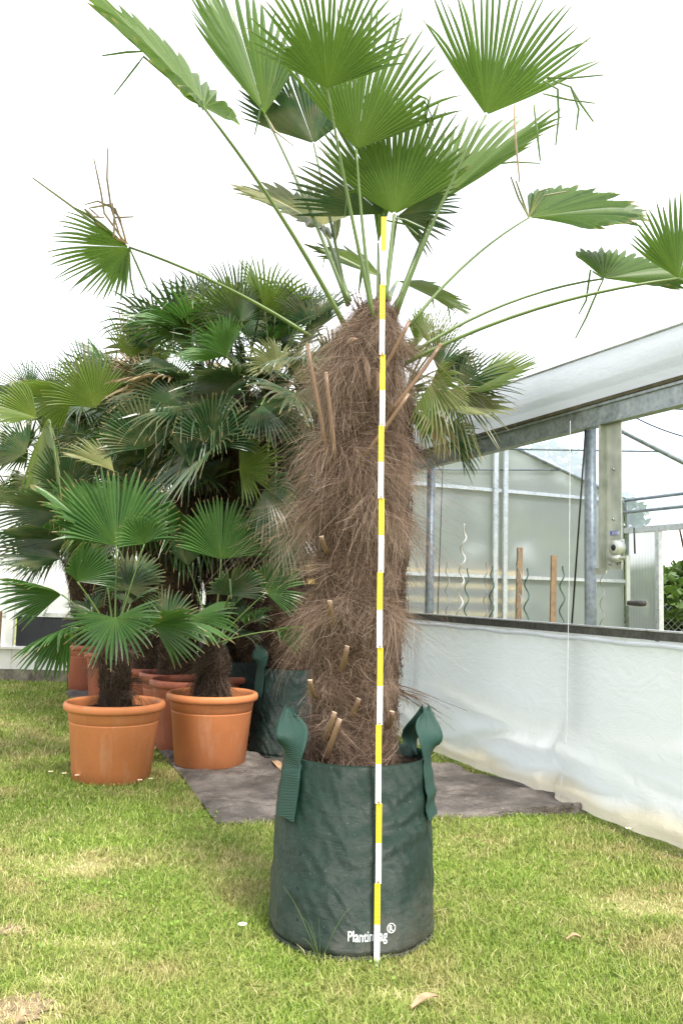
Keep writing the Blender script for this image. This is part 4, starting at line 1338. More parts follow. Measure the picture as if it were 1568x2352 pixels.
# fascia film, softly bellied between its edges
mb = MB(); NSF = 80
vs_ = []
for i in range(NSF + 1):
    s = S0 + (S1 - S0) * i / NSF
    for k in range(11):
        f = k / 10
        vs_.append(W(s, -0.050 - 0.012 * math.sin(math.pi * f) + 0.03 * f + 0.006 * noise.noise(Vector((s * 2, f * 2, 0))), BZ1 + 0.018 + (0.255 - 0.012 * s) * f + 0.006 * f * noise.noise(Vector((s * 3, 7, 0)))))
mb.add(vs_, [(i * 11 + k, (i + 1) * 11 + k, (i + 1) * 11 + k + 1, i * 11 + k + 1) for i in range(NSF) for k in range(10)])
mb.build('fascia', M['fascia'], gh, True)
mb = MB(); mb.tube([W(S0 + (S1 - S0) * i / 30, -0.018, BZ1 + 0.024 + 0.255 - 0.012 * (S0 + (S1 - S0) * i / 30)) for i in range(31)], 0.008, 8); mb.build('fascia_edge', M['alu'], gh, True)
mb = MB(); wbox(mb, S0, S1, 0.02, 0.05, BZ1 + 0.10, BZ1 + 0.135); mb.build('vent_rail', M['galv'], gh)
# sill rail
RZ = 0.775
mb = MB(); wbox(mb, S0, S1, -0.030, 0.010, RZ, RZ + 0.038); mb.build('side_rail', M['rail'], gh)
mb = MB(); wbox(mb, S0, S1, -0.034, 0.014, RZ + 0.0395, RZ + 0.046); mb.build('rail_cap', M['alu'], gh)
# posts
s_p1 = onwall(986, 1240, 0.03)[0]; s_p2 = onwall(1353, 1220, 0.03)[0]
for s in (S0 + 0.03, s_p1, s_p2, s_p2 + 1.25, s_p2 + 2.5):
    mb = MB(); mb.tube([W(s, 0.035, 0), W(s, 0.035, BZ0 + 0.05)], 0.028, 16); mb.build('post', M['galv_dark'], gh, True)
# side film: clipped below the rail, bellied and creased at the foot
mb = MB(); NS_, NZ_ = 220, 44
vs_, ed = [], []
s_cr = onwall(1303, 1700)[0]
for i in range(NS_ + 1):
    s = S0 + (S1 - S0) * i / NS_
    out = 0.05 + 0.09 * max(0, min(1, (s - 1.2) / 1.3))
    lift = 0.012 + 0.045 * (noise.noise(Vector((s * 1.4, 3, 0))) + 0.6) * 0.6
    for k in range(NZ_ + 1):
        f = k / NZ_                       # 0 top, 1 foot
        z = RZ + 0.004 - (RZ + 0.004 - lift) * f
        d = -0.034 - out * max(0, (f - 0.45) / 0.55) ** 1.5
        d += -0.020 * math.sin(math.pi * min(1, f * 1.4)) * (0.5 + 0.5 * math.sin(s * 3.1))
        d += 0.008 * noise.noise(Vector((s * 2.4, z * 1.2, 5)))
        # sag folds near the foot
        a = max(0, (f - 0.50) / 0.5)
        fold = noise.noise(Vector((s * 1.3 + 2, f * 7 - abs(s - s_cr) * 1.5, 2)))
        d -= 0.095 * a * (1 - a * 0.5) * fold
        d -= 0.045 * a * abs(noise.noise(Vector((s * 4 + f * 3, f * 9, 8)))) 
        # swags that hang between the cords
        for zr, am, w_ in ((0.335 + 0.050 * math.sin(s * 2.6 + 0.4) + 0.012 * noise.noise(Vector((s * 5, 1, 1))), 0.050, 0.10), (0.20 + 0.045 * math.sin(s * 3.3 + 2.2) + 0.012 * noise.noise(Vector((s * 6, 4, 1))), 0.060, 0.08)):
            x_ = (zr - z) / w_
            d -= am * (0.55 + 0.45 * math.sin(s * 4.1 + zr * 9)) * (math.exp(-(x_ * 3.2) ** 2) if x_ < 0 else math.exp(-x_ ** 2))
        # rolled lower margin
        d -= 0.030 * math.exp(-((f - 0.93) / 0.04) ** 2)
        # creases held by the cords
        for sc_, am in ((s_cr, 0.045), (onwall(947, 1600)[0], 0.03)):
            d += am * math.exp(-((s - sc_) / 0.035) ** 2) * min(1, a * 1.6 + 0.06)
        if k <= 2:
            d += 0.006 * math.sin(s * 60 + 2 * noise.noise(Vector((s * 8, 0, 0)))) * (k / 2)
        vs_.append(W(s, d, z))
        ed.append(max(0, min(1, (f - 0.86 - 0.05 * noise.noise(Vector((s * 3, 0, 6)))) / 0.07)))
mb.add(vs_, [(i * (NZ_ + 1) + k, i * (NZ_ + 1) + k + 1, (i + 1) * (NZ_ + 1) + k + 1, (i + 1) * (NZ_ + 1) + k) for i in range(NS_) for k in range(NZ_)], 0, edge=ed)
mb.build('side_film', M['film_wall'], gh, True)
# roll of film tucked under the rail
mb = MB()
pts = [W(S0 + (S1 - S0) * i / 60, -0.036 - 0.004 * math.sin(i * 2.1), RZ - 0.018 + 0.003 * math.sin(i * 1.3)) for i in range(61)]
mb.tube(pts, 0.011, 8); mb.build('film_roll', M['film_wall'], gh, True)
# gable end (far left), polycarbonate with a frame
RDG = 2.26
def roof_z(d):
    return BZ1 + (RDG - BZ1) * (1 - abs(d - DW / 2) / (DW / 2))
mb = MB()
for d0, d1 in ((0.02, DW * 0.36), (DW * 0.36, DW * 0.5), (DW * 0.5, DW - 0.02)):
    mb.add([W(S0, d0, 0.02), W(S0, d1, 0.02), W(S0, d1, roof_z(d1)), W(S0, d0, roof_z(d0))], [(0, 1, 2, 3)])
mb.build('gable_panel', M['polycarb'], gh)
def dgable(px, py):
    r = ray(px, py); o = GO + GU * S0
    k = (o - CO).dot(GU) / r.dot(GU); p = CO + r * k
    return (p - GO).dot(GN), p.z
fz1 = dgable(1150, 1128)[1]; fz2 = dgable(1150, 1325)[1]
fd1 = dgable(1130, 1250)[0]; fd2 = dgable(1150, 1250)[0]
print('gable', fz1, fz2, fd1, fd2)
for z in (fz1, fz2):
    mb = MB(); wbox(mb, S0 + 0.004, S0 + 0.030, 0.05, DW - 0.03, z - 0.014, z + 0.014); mb.build('gable_rail', M['alu'], gh)
for d in (fd1, fd2 + 0.01):
    mb = MB(); wbox(mb, S0 + 0.031, S0 + 0.052, d - 0.020, d + 0.020, 0.02, roof_z(d) - 0.02); mb.build('gable_stud', M['alu'], gh)
# rafters and purlins
for s in (S0 + 0.02, s_p1 + 0.01, s_p2 - 0.05, s_p2 + 1.2, s_p2 + 2.4):
    mb = MB(); mb.tube([W(s, 0.03, BZ1 - 0.03), W(s, DW / 2, RDG - 0.03)], 0.017, 10); mb.build('rafter', M['galv'], gh, True)
    mb = MB(); mb.tube([W(s, DW / 2, RDG - 0.03), W(s, DW - 0.12, BZ1 + 0.02), W(s, DW - 0.03, BZ1 - 0.05), W(s, DW, BZ1 - 0.16), W(s, DW, 0)], 0.019, 10); mb.build('rafter', M['galv'], gh, True)
    mb = MB(); mb.tube([W(s, 0.4, roof_z(0.4) - 0.05), W(s, DW - 0.75, roof_z(DW - 0.75) - 0.04)], 0.007, 6); mb.build('tie_wire', M['galv_dark'], gh, True)
for d, z, r_ in ((DW - 0.03, BZ1 - 0.02, 0.014), (DW - 0.05, BZ1 - 0.13, 0.014), (DW / 2, RDG - 0.02, 0.016)):
    mb = MB(); mb.tube([W(S0, d, z), W(S1, d, z)], r_, 10); mb.build('purlin', M['galv'], gh, True)
for d0, d1 in ((0.0, DW / 2), (DW / 2, DW)):
    mb = MB()
    n_ = 40
    vs_ = []
    for i in range(n_ + 1):
        s = S0 + (S1 - S0) * i / n_
        for k in range(9):
            d = d0 + (d1 - d0) * k / 8
            vs_.append(W(s, d, roof_z(d) + 0.006 + 0.008 * noise.noise(Vector((s * 3, d * 3, 0)))))
    mb.add(vs_, [(i * 9 + k, (i + 1) * 9 + k, (i + 1) * 9 + k + 1, i * 9 + k + 1) for i in range(n_) for k in range(8)])
    mb.build('roof_film', M['film_roof'], gh, True)
# far side wall: header, clear panel beside a doorway
def dfar(px, py):
    return onwall(px, py, DW)
s_a, _ = dfar(1444, 1300); s_b, _ = dfar(1511, 1300)
zt = dfar(1511, 1220)[1]
mb = MB(); wbox(mb, S0, S1, DW - 0.02, DW + 0.02, zt, zt + 0.05); mb.build('door_header', M['alu'], gh)
mb = MB(); mb.add([W(S0, DW + 0.01, zt + 0.052), W(S1, DW + 0.01, zt + 0.052), W(S1, DW + 0.01, BZ1 + 0.02), W(S0, DW + 0.01, BZ1 + 0.02)], [(0, 1, 2, 3)]); mb.build('upper_film', M['film_roof'], gh)
mb = MB(); mb.add([W(S0, DW, 0.0), W(s_b, DW, 0.0), W(s_b, DW, zt), W(S0, DW, zt)], [(0, 1, 2, 3)]); mb.build('side_panel', M['polycarb_clear'], gh)
mb = MB(); wbox(mb, s_b - 0.012, s_b + 0.028, DW - 0.025, DW + 0.025, 0.0, zt + 0.03); mb.build('door_post', M['alu'], gh)
mb = MB(); wbox(mb, s_b + 1.1, s_b + 1.14, DW - 0.025, DW + 0.025, 0.0, zt + 0.03); mb.build('door_post', M['alu'], gh)
mb = MB(); mb.tube([P(1455, 1212, W(0.15, DW - 0.06, 0).y), P(1457, 1272, W(0.15, DW - 0.06, 0).y)], 0.007, 8); mb.build('black_rod', M['black_rubber'], gh, True)
# winch plate with gearbox and crank on the near wall
sa, _ = onwall(1386, 1150, -0.02); sb, zb = onwall(1427, 1308, -0.02)
plate = MB(); wbox(plate, sa + 0.012, sb, -0.022, -0.016, zb, BZ0 - 0.0005); wbox(plate, sa, sa + 0.0118, -0.050, -0.016, zb - 0.002, BZ0 - 0.0005)
plate = plate.build('winch_plate', M['zinc_plate'], gh)
for (px, py) in ((1408, 1078), (1408, 1193), (1400, 1296), (1419, 1296)):
    s, z = onwall(px, py, -0.024)
    mb = MB(); mb.tube([W(s, -0.0225, z), W(s, -0.0285, z)], [0.0075, 0.006], 10); mb.build('bolt', M['alu'], plate, True)
    mb = MB(); mb.tube([W(s, -0.0287, z), W(s, -0.0295, z)], 0.0035, 8); mb.build('bolt_socket', M['dark_panel'], plate)
s, z = onwall(1410, 1224, -0.024)
mb = MB(); wbox(mb, s - 0.030, s + 0.030, -0.0245, -0.0225, z - 0.010, z + 0.010); lab_ = mb.build('maker_sticker', M['sticker'], plate)
mb = MB(); wbox(mb, s - 0.027, s - 0.013, -0.0262, -0.0247, z - 0.007, z + 0.007)
for q in range(4):
    wbox(mb, s - 0.009, s + 0.027 - 0.008 * (q % 2), -0.0262, -0.0247, z + 0.0055 - q * 0.004, z + 0.0068 - q * 0.004)
wbox(mb, s - 0.030, s + 0.030, -0.0262, -0.0247, z + 0.0085, z + 0.0100); wbox(mb, s - 0.030, s + 0.030, -0.0262, -0.0247, z - 0.0100, z - 0.0085)
mb.build('sticker_print', M['blue_print'], plate)
gbm = MB()
s, z = onwall(1413, 1258, -0.05)
wbox(gbm, s - 0.030, s + 0.024, -0.026, -0.0225, z - 0.055, z + 0.038)
gbm.tube([W(s, -0.026, z), W(s, -0.048, z), W(s, -0.062, z), W(s, -0.066, z)], [0.036, 0.036, 0.032, 0.024], 24)
s2, z2 = onwall(1412, 1282, -0.05)
gbm.tube([W(s2 - 0.034, -0.045, z2), W(s2 - 0.020, -0.045, z2), W(s2 + 0.014, -0.045, z2), W(s2 + 0.024, -0.045, z2)], [0.014, 0.019, 0.019, 0.013], 16)
gbm.build('gearbox', M['zinc_plate'], plate, True)
mb = MB(); mb.tube([W(s + 0.004, -0.0665, z), W(s + 0.004, -0.070, z)], [0.014, 0.012], 14); mb.build('drive_socket', M['dark_panel'], plate, True)
cr = MB()
sc0, zc0 = onwall(1437, 1281, -0.05); _, zc1 = onwall(1440, 1385, -0.05)
cr.tube([W(s2 + 0.022, -0.045, z2), W(sc0 + 0.006, -0.045, zc0)], 0.007, 10)
cr.hexa([W(a_, b_, c_) for a_ in (sc0 - 0.001, sc0 + 0.006) for b_ in (-0.054, -0.034) for c_ in (zc1 - 0.012, zc0 + 0.010)])
cr.build('crank_arm', M['zinc_plate'], plate)
mb = MB(); mb.tube([W(sc0 + 0.0065, -0.045, zc1), W(sc0 + 0.012, -0.045, zc1), W(sc0 + 0.075, -0.045, zc1), W(sc0 + 0.10, -0.045, zc1)], [0.009, 0.011, 0.013, 0.0115], 12)
mb.build('crank_grip', M['wood_handle'], plate, True)
mb = MB()
sA, zA = onwall(1361, 1312, -0.02); sB, _ = onwall(1388, 1312, -0.02)
wbox(mb, sA, sB - 0.001, -0.014, -0.008, zA - 0.014, zA + 0.014); mb.build('clamp_strap', M['zinc_plate'], gh)
# straps and cords
mb = MB(); mb.tube([W(*onwall_ , ) if False else P(1344, 985, W(s_p2, 0.02, 0).y - 0.05), P(1311, 1452, W(s_p2 - 0.1, 0.02, 0).y + 0.05)], 0.0045, 6); mb.build('tension_strap', M['black_rubber'], gh, True)
mb = MB(); mb.tube([P(1017, 1050, W(s_p1, 0.02, 0).y), P(1004, 1425, W(s_p1, 0.02, 0).y)], 0.003, 6); mb.build('tension_strap', M['black_rubber'], gh, True)
for px, y0, y1, r_ in ((1303, 966, 1672, 0.0016), (946, 1438, 1640, 0.0012)):
    sA, zA = onwall(px, y0, -0.075); sB, zB = onwall(px, y1, -0.075)
    mb = MB(); mb.tube([W(sA, -0.06, zA), W(sA, -0.066, (zA + zB) / 2), W(sA, -0.080, zB), W(sA, -0.11, 0.10), W(sA, -0.13, 0.0)], r_, 6); mb.build('tie_cord', M['white_cord'], gh, True)
sA = onwall(1110, 1035, 0.1)[0]
mb = MB(); mb.tube(curve_pts(P(1095, 1034, 4.9), P(1270, 1000, 4.5), Vector((0, 0, -0.05)), 12), 0.004, 6); mb.build('cable', M['black_rubber'], gh, True)
mb = MB(); mb.tube(curve_pts(P(1450, 955, 4.6), P(1600, 1010, 4.3), Vector((0, 0, -0.03)), 12), 0.004, 6); mb.build('cable', M['black_rubber'], gh, True)
mb = MB(); yq = W(onwall(1315, 1020)[0], 0.03, 0).y
mb.tube([P(*q, yq) for q in ((1309, 990), (1311, 1012), (1309, 1030), (1315, 1045), (1324, 1040), (1331, 1024), (1327, 1010), (1319, 992))], 0.0012, 5); mb.build('wire_loop', M['galv_dark'], gh, True)

# ------------------------------------------------------------------ stakes inside
def spiral(px, ytop, ybot, Y, mat, label, r=0.014, th=0.0042, turns=7, lean=0.0):
    mb = MB()
    p0, p1 = P(px, ybot, Y), P(px + lean, ytop, Y)
    p0.z = 0.0
    n = 150
    ph = rng.uniform(0, 6.28)
    L = (p1 - p0).length
    pts = []
    for i in range(n + 1):
        f = i / n
        a = ph + f * L / 0.145 * 2 * math.pi
        q = p0.lerp(p1, f)
        k = min(1, (1 - f) * 14)
        pts.append(q + Vector((math.cos(a) * r * k, math.sin(a) * r * k, 0)))
    mb.tube(pts, th, 7)
    o = mb.build('spiral_stake', mat, None, True)
    tag(o, label, 'plant stake', 'spiral plant stakes in the greenhouse')
spiral(1042, 1203, 1425, 5.5, M['spiral_white'], 'pale bare spiral plant stake, the tallest and brightest one behind the film wall', 0.017, 0.0055, lean=24)
spiral(1065, 1305, 1428, 5.6, M['spiral_green'], 'green spiral plant stake just right of the tall pale one', lean=8)
spiral(1124, 1300, 1432, 5.4, M['spiral_green'], 'green spiral plant stake in front of the aluminium gable stud', lean=6)
spiral(1196, 1262, 1438, 5.0, M['spiral_grey'], 'grey spiral plant stake twisting in front of the taller wooden stake', lean=-6)
spiral(1203, 1305, 1438, 5.1, M['spiral_green'], 'short green spiral plant stake at the right of the taller wooden stake', lean=7)
spiral(1285, 1300, 1445, 4.9, M['spiral_green'], 'green spiral plant stake at the right of the shorter wooden stake', lean=6)
spiral(1110, 1290, 1432, 5.9, M['spiral_grey'], 'thin grey spiral plant stake left of the gable stud', 0.013, 0.003, lean=6)
spiral(1034, 1290, 1425, 5.9, M['spiral_grey'], 'thin grey spiral plant stake behind the tall pale one', 0.013, 0.003, lean=-8)
spiral(1378, 1300, 1455, 5.6, M['spiral_grey'], 'thin grey spiral plant stake right of the thick steel post', 0.013, 0.0026, lean=4)
for px, yt, lab in ((1193, 1258, 'taller square wooden stake behind the film wall, left of the other'), (1271, 1276, 'shorter square wooden stake behind the film wall, right of the other')):
    p1 = P(px, yt, 5.15); p0 = Vector((p1.x - 0.02, p1.y, 0))
    mb = MB(); d_ = (p1 - p0)
    rotm = d_.to_track_quat('Z', 'Y').to_matrix()
    mb.box((p0 + p1) / 2, (0.032, 0.032, d_.length), rotm)
    tag(mb.build('wooden_stake', M['wood']), lab, 'wooden stake', 'wooden stakes in the greenhouse')

# ------------------------------------------------------------------ beyond the greenhouse: timber stack, hedge, shrub, fence
ts_ = empty('timber_stack', W(S0 - 0.9, 1.2, 0), 'stack of yellow boards lying outside the far end panel of the greenhouse', 'timber stack')
for k in range(5):
    mb = MB(); z = 0.62 + k * 0.125
    wbox(mb, S0 - 1.2, S0 - 0.7, -0.5, 2.05, z, z + 0.045); mb.build('board', M['board'], ts_)
for d in (-0.3, 0.8, 1.9):
    mb = MB(); wbox(mb, S0 - 1.15, S0 - 1.05, d, d + 0.08, 0.0, 1.21); mb.build('upright', M['wood'], ts_)
mb = MB(); wbox(mb, S0 - 1.26, S0 - 1.24, -0.5, 2.05, 0.0, 1.25); mb.build('back_board', M['dark_seal'], ts_)

def leaf_cloud(name, n, sampler, size, mat, label, cat, parent=None, kind=None):
    pts = np.array([sampler() for _ in range(n)], dtype=np.float32)
    sz = nrng.uniform(0.6, 1.3, n) * size
    d = nrng.normal(size=(n, 3)); d[:, 2] -= 0.4; d /= np.linalg.norm(d, axis=1, keepdims=True)
    w = np.cross(d, nrng.normal(size=(n, 3))); w /= np.linalg.norm(w, axis=1, keepdims=True)
    nn = np.cross(d, w)
    v = np.zeros((n, 6, 3), dtype=np.float32)
    L = sz[:, None]
    v[:, 0] = pts - d * L * 0.5; v[:, 1] = pts - w * L * 0.3 - d * L * 0.1 + nn * L * 0.08; v[:, 2] = pts - w * L * 0.24 + d * L * 0.2 + nn * L * 0.06
    v[:, 3] = pts + d * L * 0.5; v[:, 4] = pts + w * L * 0.24 + d * L * 0.2 + nn * L * 0.06; v[:, 5] = pts + w * L * 0.3 - d * L * 0.1 + nn * L * 0.08
    b = np.arange(n)[:, None] * 6
    q = np.concatenate([b + np.array([[0, 1, 2, 3]]), b + np.array([[0, 3, 4, 5]])], axis=0)
    rn = np.repeat(nrng.random(n), 6)
    me = np_mesh(name, v.reshape(-1, 3), q, {'rnd': rn, 't': np.zeros(n * 6), 'pl': np.zeros(n * 6)})
    o = link(name, me, mat, parent)
    return tag(o, label, cat, None, kind)
def blob_sampler(blobs):
    def f():
        c, r = blobs[nrng.integers(len(blobs))]
        d = nrng.normal(size=3); d /= np.linalg.norm(d)
        return np.array(c) + d * np.array(r) * nrng.uniform(0.55, 1.0) ** 0.5
    return f
hg = empty('hedge', (2.5, 11.5, 0), 'dark green hedge standing beyond the far end of the greenhouse', 'hedge')
bl = [((0.5 + 0.55 * i + nrng.normal(0, .1), 11.5 + nrng.normal(0, .25), 0.4 + 0.55 * j), (0.5, 0.45, 0.42)) for i in range(7) for j in range(5 if i < 5 else 4)]
leaf_cloud('foliage', 22000, blob_sampler(bl), 0.12, M['hedge'], None, None, hg)
mb = MB()
for i in range(8):
    mb.tube([(1.2 + i * 0.6, 11.5, 0), (1.25 + i * 0.6, 11.5, 1.2), (1.1 + i * 0.6, 11.55, 2.0)], [0.04, 0.03, 0.01], 7)
mb.build('stem', M['core'], hg)
sh = empty('shrub', P(1570, 1400, 9.2), 'leafy green shrub seen through the doorway beyond the greenhouse', 'shrub')
sc = P(1575, 1290, 9.2)
bl = [((sc.x + nrng.normal(0, .35), 9.2 + nrng.normal(0, .25), 0.55 + 0.75 * nrng.random()), (0.35, 0.3, 0.25)) for i in range(22)]
leaf_cloud('foliage', 9000, blob_sampler(bl), 0.10, M['hedge'], None, None, sh)
mb = MB()
for k in range(5):
    a = rng.uniform(0, 6.28)
    mb.tube([(sc.x + 0.05 * math.cos(a), 9.2 + 0.05 * math.sin(a), 0), (sc.x + 0.2 * math.cos(a), 9.2 + 0.2 * math.sin(a), 0.7), (sc.x + 0.35 * math.cos(a), 9.2 + 0.3 * math.sin(a), 1.4)], [0.025, 0.018, 0.008], 7)
mb.build('stem', M['core'], sh)
fe = empty('wire_fence', P(1560, 1430, 8.6), 'low chain link fence in front of the shrub beyond the doorway', 'fence')
mb = MB()
fx0, fx1, fzt = P(1470, 1400, 8.6).x, P(1680, 1400, 8.6).x, P(1540, 1385, 8.6).z
nW = int((fx1 - fx0 + fzt) / 0.07)
for k in range(nW):
    x = fx0 - fzt + k * 0.07
    for sg in (1, -1):
        a = Vector((x, 8.6, 0)) if sg == 1 else Vector((x + fzt, 8.6 + 0.004, 0))
        b = Vector((x + fzt * sg, 8.6, fzt)) if sg == 1 else Vector((x, 8.604, fzt))
        mb.tube([a, b], 0.0032, 4, False)
mb.build('mesh_wire', M['galv'], fe)
for x in (fx0, (fx0 + fx1) / 2 + 0.2, fx1):
    mb = MB(); mb.tube([(x, 8.63, 0), (x, 8.63, fzt + 0.03)], 0.02, 8); mb.build('fence_post', M['galv_dark'], fe, True)
mb = MB(); wx = P(1540, 1420, 9.0)
mb.box((wx.x + 0.3, 8.85, 0.30), (1.6, 0.05, 0.50)); tag(mb.build('plank_wall', M['wood']), 'low weathered plank edging behind the chain link fence', 'plank edging')

# ------------------------------------------------------------------ shed greenhouse at the far left
LBY = 8.15
sh2 = empty('garden_building', (-2.4, LBY, 0), 'white greenhouse building with a dark lower panel at the far left', 'greenhouse')
xl0, xl1 = -5.2, -0.45
def lz(y): return P(120, y, LBY).z
mb = MB(); mb.box(((xl0 + xl1) / 2, LBY + 0.1, 0.055), (xl1 - xl0, 0.3, 0.11)); mb.build('footing', M['concrete'], sh2)
zs0 = lz(1492)
mb = MB(); mb.box(((xl0 + xl1) / 2, LBY + 0.06, (0.112 + zs0) / 2), (xl1 - xl0, 0.2, zs0 - 0.112)); mb.box(((xl0 + xl1) / 2, LBY + 0.04, zs0 + 0.012), (xl1 - xl0, 0.24, 0.022)); mb.build('sill_wall', M['white_paint'], sh2)
zp1 = lz(1418)
xpost = P(24, 1420, LBY - 0.04).x
mb = MB(); mb.box(((xpost + xl1) / 2 + 0.018, LBY + 0.06, (zs0 + 0.025 + zp1) / 2), (xl1 - xpost - 0.037, 0.04, zp1 - zs0 - 0.025)); mb.build('dark_panel', M['dark_panel'], sh2)
mb = MB(); mb.box(((xl0 + xl1) / 2, LBY + 0.055, zp1 + 0.021), (xl1 - xl0, 0.05, 0.04)); mb.build('window_rail', M['alu'], sh2)
ztop = lz(905)
mb = MB(); mb.box(((xl0 + xpost) / 2, LBY + 0.06, (zs0 + 0.025 + zp1) / 2), (xpost - xl0 - 0.04, 0.03, zp1 - zs0 - 0.03)); mb.build('white_panel', M['white_paint'], sh2)
mb = MB()
xs = np.linspace(xl0, xl1, 150)
vs_ = []
for k, x in enumerate(xs):
    dy = 0.012 * math.sin(k * 1.15)
    vs_ += [(x, LBY + 0.07 + dy, zp1 + 0.042), (x, LBY + 0.07 + dy, ztop)]
mb.add(vs_, [(2 * k, 2 * k + 2, 2 * k + 3, 2 * k + 1) for k in range(len(xs) - 1)])
mb.build('corrugated_sheet', M['film_left'], sh2, True)
for x in (xpost, xpost + 1.25, xpost + 2.5, xpost - 1.25):
    mb = MB(); mb.box((x, LBY - 0.02, (0.112 + ztop) / 2), (0.07, 0.05, ztop - 0.112)); mb.build('post', M['white_paint'], sh2)
for xw in (P(62, 1380, LBY).x, P(62, 1380, LBY).x + 0.75):
    mb = MB(); mb.box((xw, LBY + 0.02, (zp1 + ztop) / 2), (0.03, 0.03, ztop - zp1 - 0.1)); mb.build('glazing_bar', M['alu'], sh2)
mb = MB(); mb.tube([P(100, 1415, LBY - 0.02), P(118, 1375, LBY - 0.02)], 0.012, 8); mb.build('window_stay', M['white_paint'], sh2, True)
mb = MB(); mb.box(((xl0 + xl1) / 2, LBY + 0.0, ztop + 0.03), (xl1 - xl0 + 0.2, 0.16, 0.06)); mb.build('gutter', M['dark_panel'], sh2)
mb = MB(); mb.add([(xl0, LBY, ztop + 0.062), (xl1, LBY, ztop + 0.062), (xl1, LBY + 2.2, ztop + 0.75), (xl0, LBY + 2.2, ztop + 0.75)], [(0, 1, 2, 3)]); mb.build('roof', M['film_left'], sh2)
mb = MB(); mb.add([(xl1, LBY + 0.1, 0.0), (xl1, LBY + 2.2, 0.0), (xl1, LBY + 2.2, ztop + 0.74), (xl1, LBY + 0.1, ztop + 0.06)], [(0, 1, 2, 3)]); mb.build('end_wall', M['film_left'], sh2)
mb = MB(); mb.box((P(2, 1430, LBY - 0.3).x - 0.05, LBY - 0.25, 0.42), (0.06, 0.06, 0.5)); tag(mb.build('wooden_stake', M['wood']), 'reddish wooden post leaning by the building at the left photo edge', 'wooden stake')

# small black nursery pot with a seedling by the far pots
gb = G(161, 1590); gb.y += 0.12
np_ = empty('nursery_pot', (gb.x, gb.y + 0.06, 0), 'small black nursery pot standing at the far left end of the pots', 'plant pot')
mb = MB(); mb.lathe([(0.005, 0), (0.075, 0), (0.095, 0.20), (0.100, 0.20), (0.100, 0.215), (0.090, 0.215), (0.088, 0.18)], (gb.x, gb.y + 0.06, 0), 28); mb.build('pot_wall', M['black_plastic'], np_, True)
mb = MB(); mb.lathe([(0.001, 0.185), (0.0885, 0.182)], (gb.x, gb.y + 0.06, 0), 24); mb.build('soil', M['soil'], np_)
sd = empty('seedling', (gb.x, gb.y + 0.06, 0.18), 'bright leafy seedling growing in the small black nursery pot', 'seedling')
mb = MB()
for k in range(6):
    a = rng.uniform(0, 6.28)
    mb.tube([(gb.x, gb.y + 0.06, 0.18), (gb.x + 0.03 * math.cos(a), gb.y + 0.06 + 0.03 * math.sin(a), 0.35), (gb.x + 0.07 * math.cos(a), gb.y + 0.06 + 0.05 * math.sin(a), rng.uniform(0.42, 0.52))], 0.004, 5)
mb.build('stem', M['petiole'], sd)
cx_, cy_ = gb.x, gb.y + 0.06
leaf_cloud('foliage', 70, lambda: np.array([cx_ + nrng.normal(0, .05), cy_ + nrng.normal(0, .04), nrng.uniform(0.24, 0.52)]), 0.07, M['leaf_yellow'], None, None, sd)

# ------------------------------------------------------------------ lawn details
def in_cloth(x, y):
    for k in range(0, 45):
        a, b = lerp_rows(k / 44)
        if abs((a.y + b.y) / 2 - y) < 0.2:
            pass
    return False
cl_poly = [(a.x, a.y) for a, b in CLW] + [(b.x, b.y) for a, b in reversed(CLW)]
def inside_poly(x, y, poly):
    res = np.zeros(len(x), bool)
    j = len(poly) - 1
    for i in range(len(poly)):
        xi, yi = poly[i]; xj, yj = poly[j]
        c = ((yi > y) != (yj > y)) & (x < (xj - xi) * (y - yi) / (yj - yi + 1e-12) + xi)
        res ^= c
        j = i
    return res
WORN = []
for (a_, b_, c_, d_) in ((35, 2325, 0.11, 0.10), (20, 2140, 0.10, 0.05), (215, 2165, 0.13, 0.04), (170, 1990, 0.16, 0.10), (130, 2255, 0.06, 0.05), (1470, 2085, 0.20, 0.10), (930, 2290, 0.10, 0.05)):
    g_ = G(a_, b_); WORN.append((g_.x, g_.y, c_, d_))
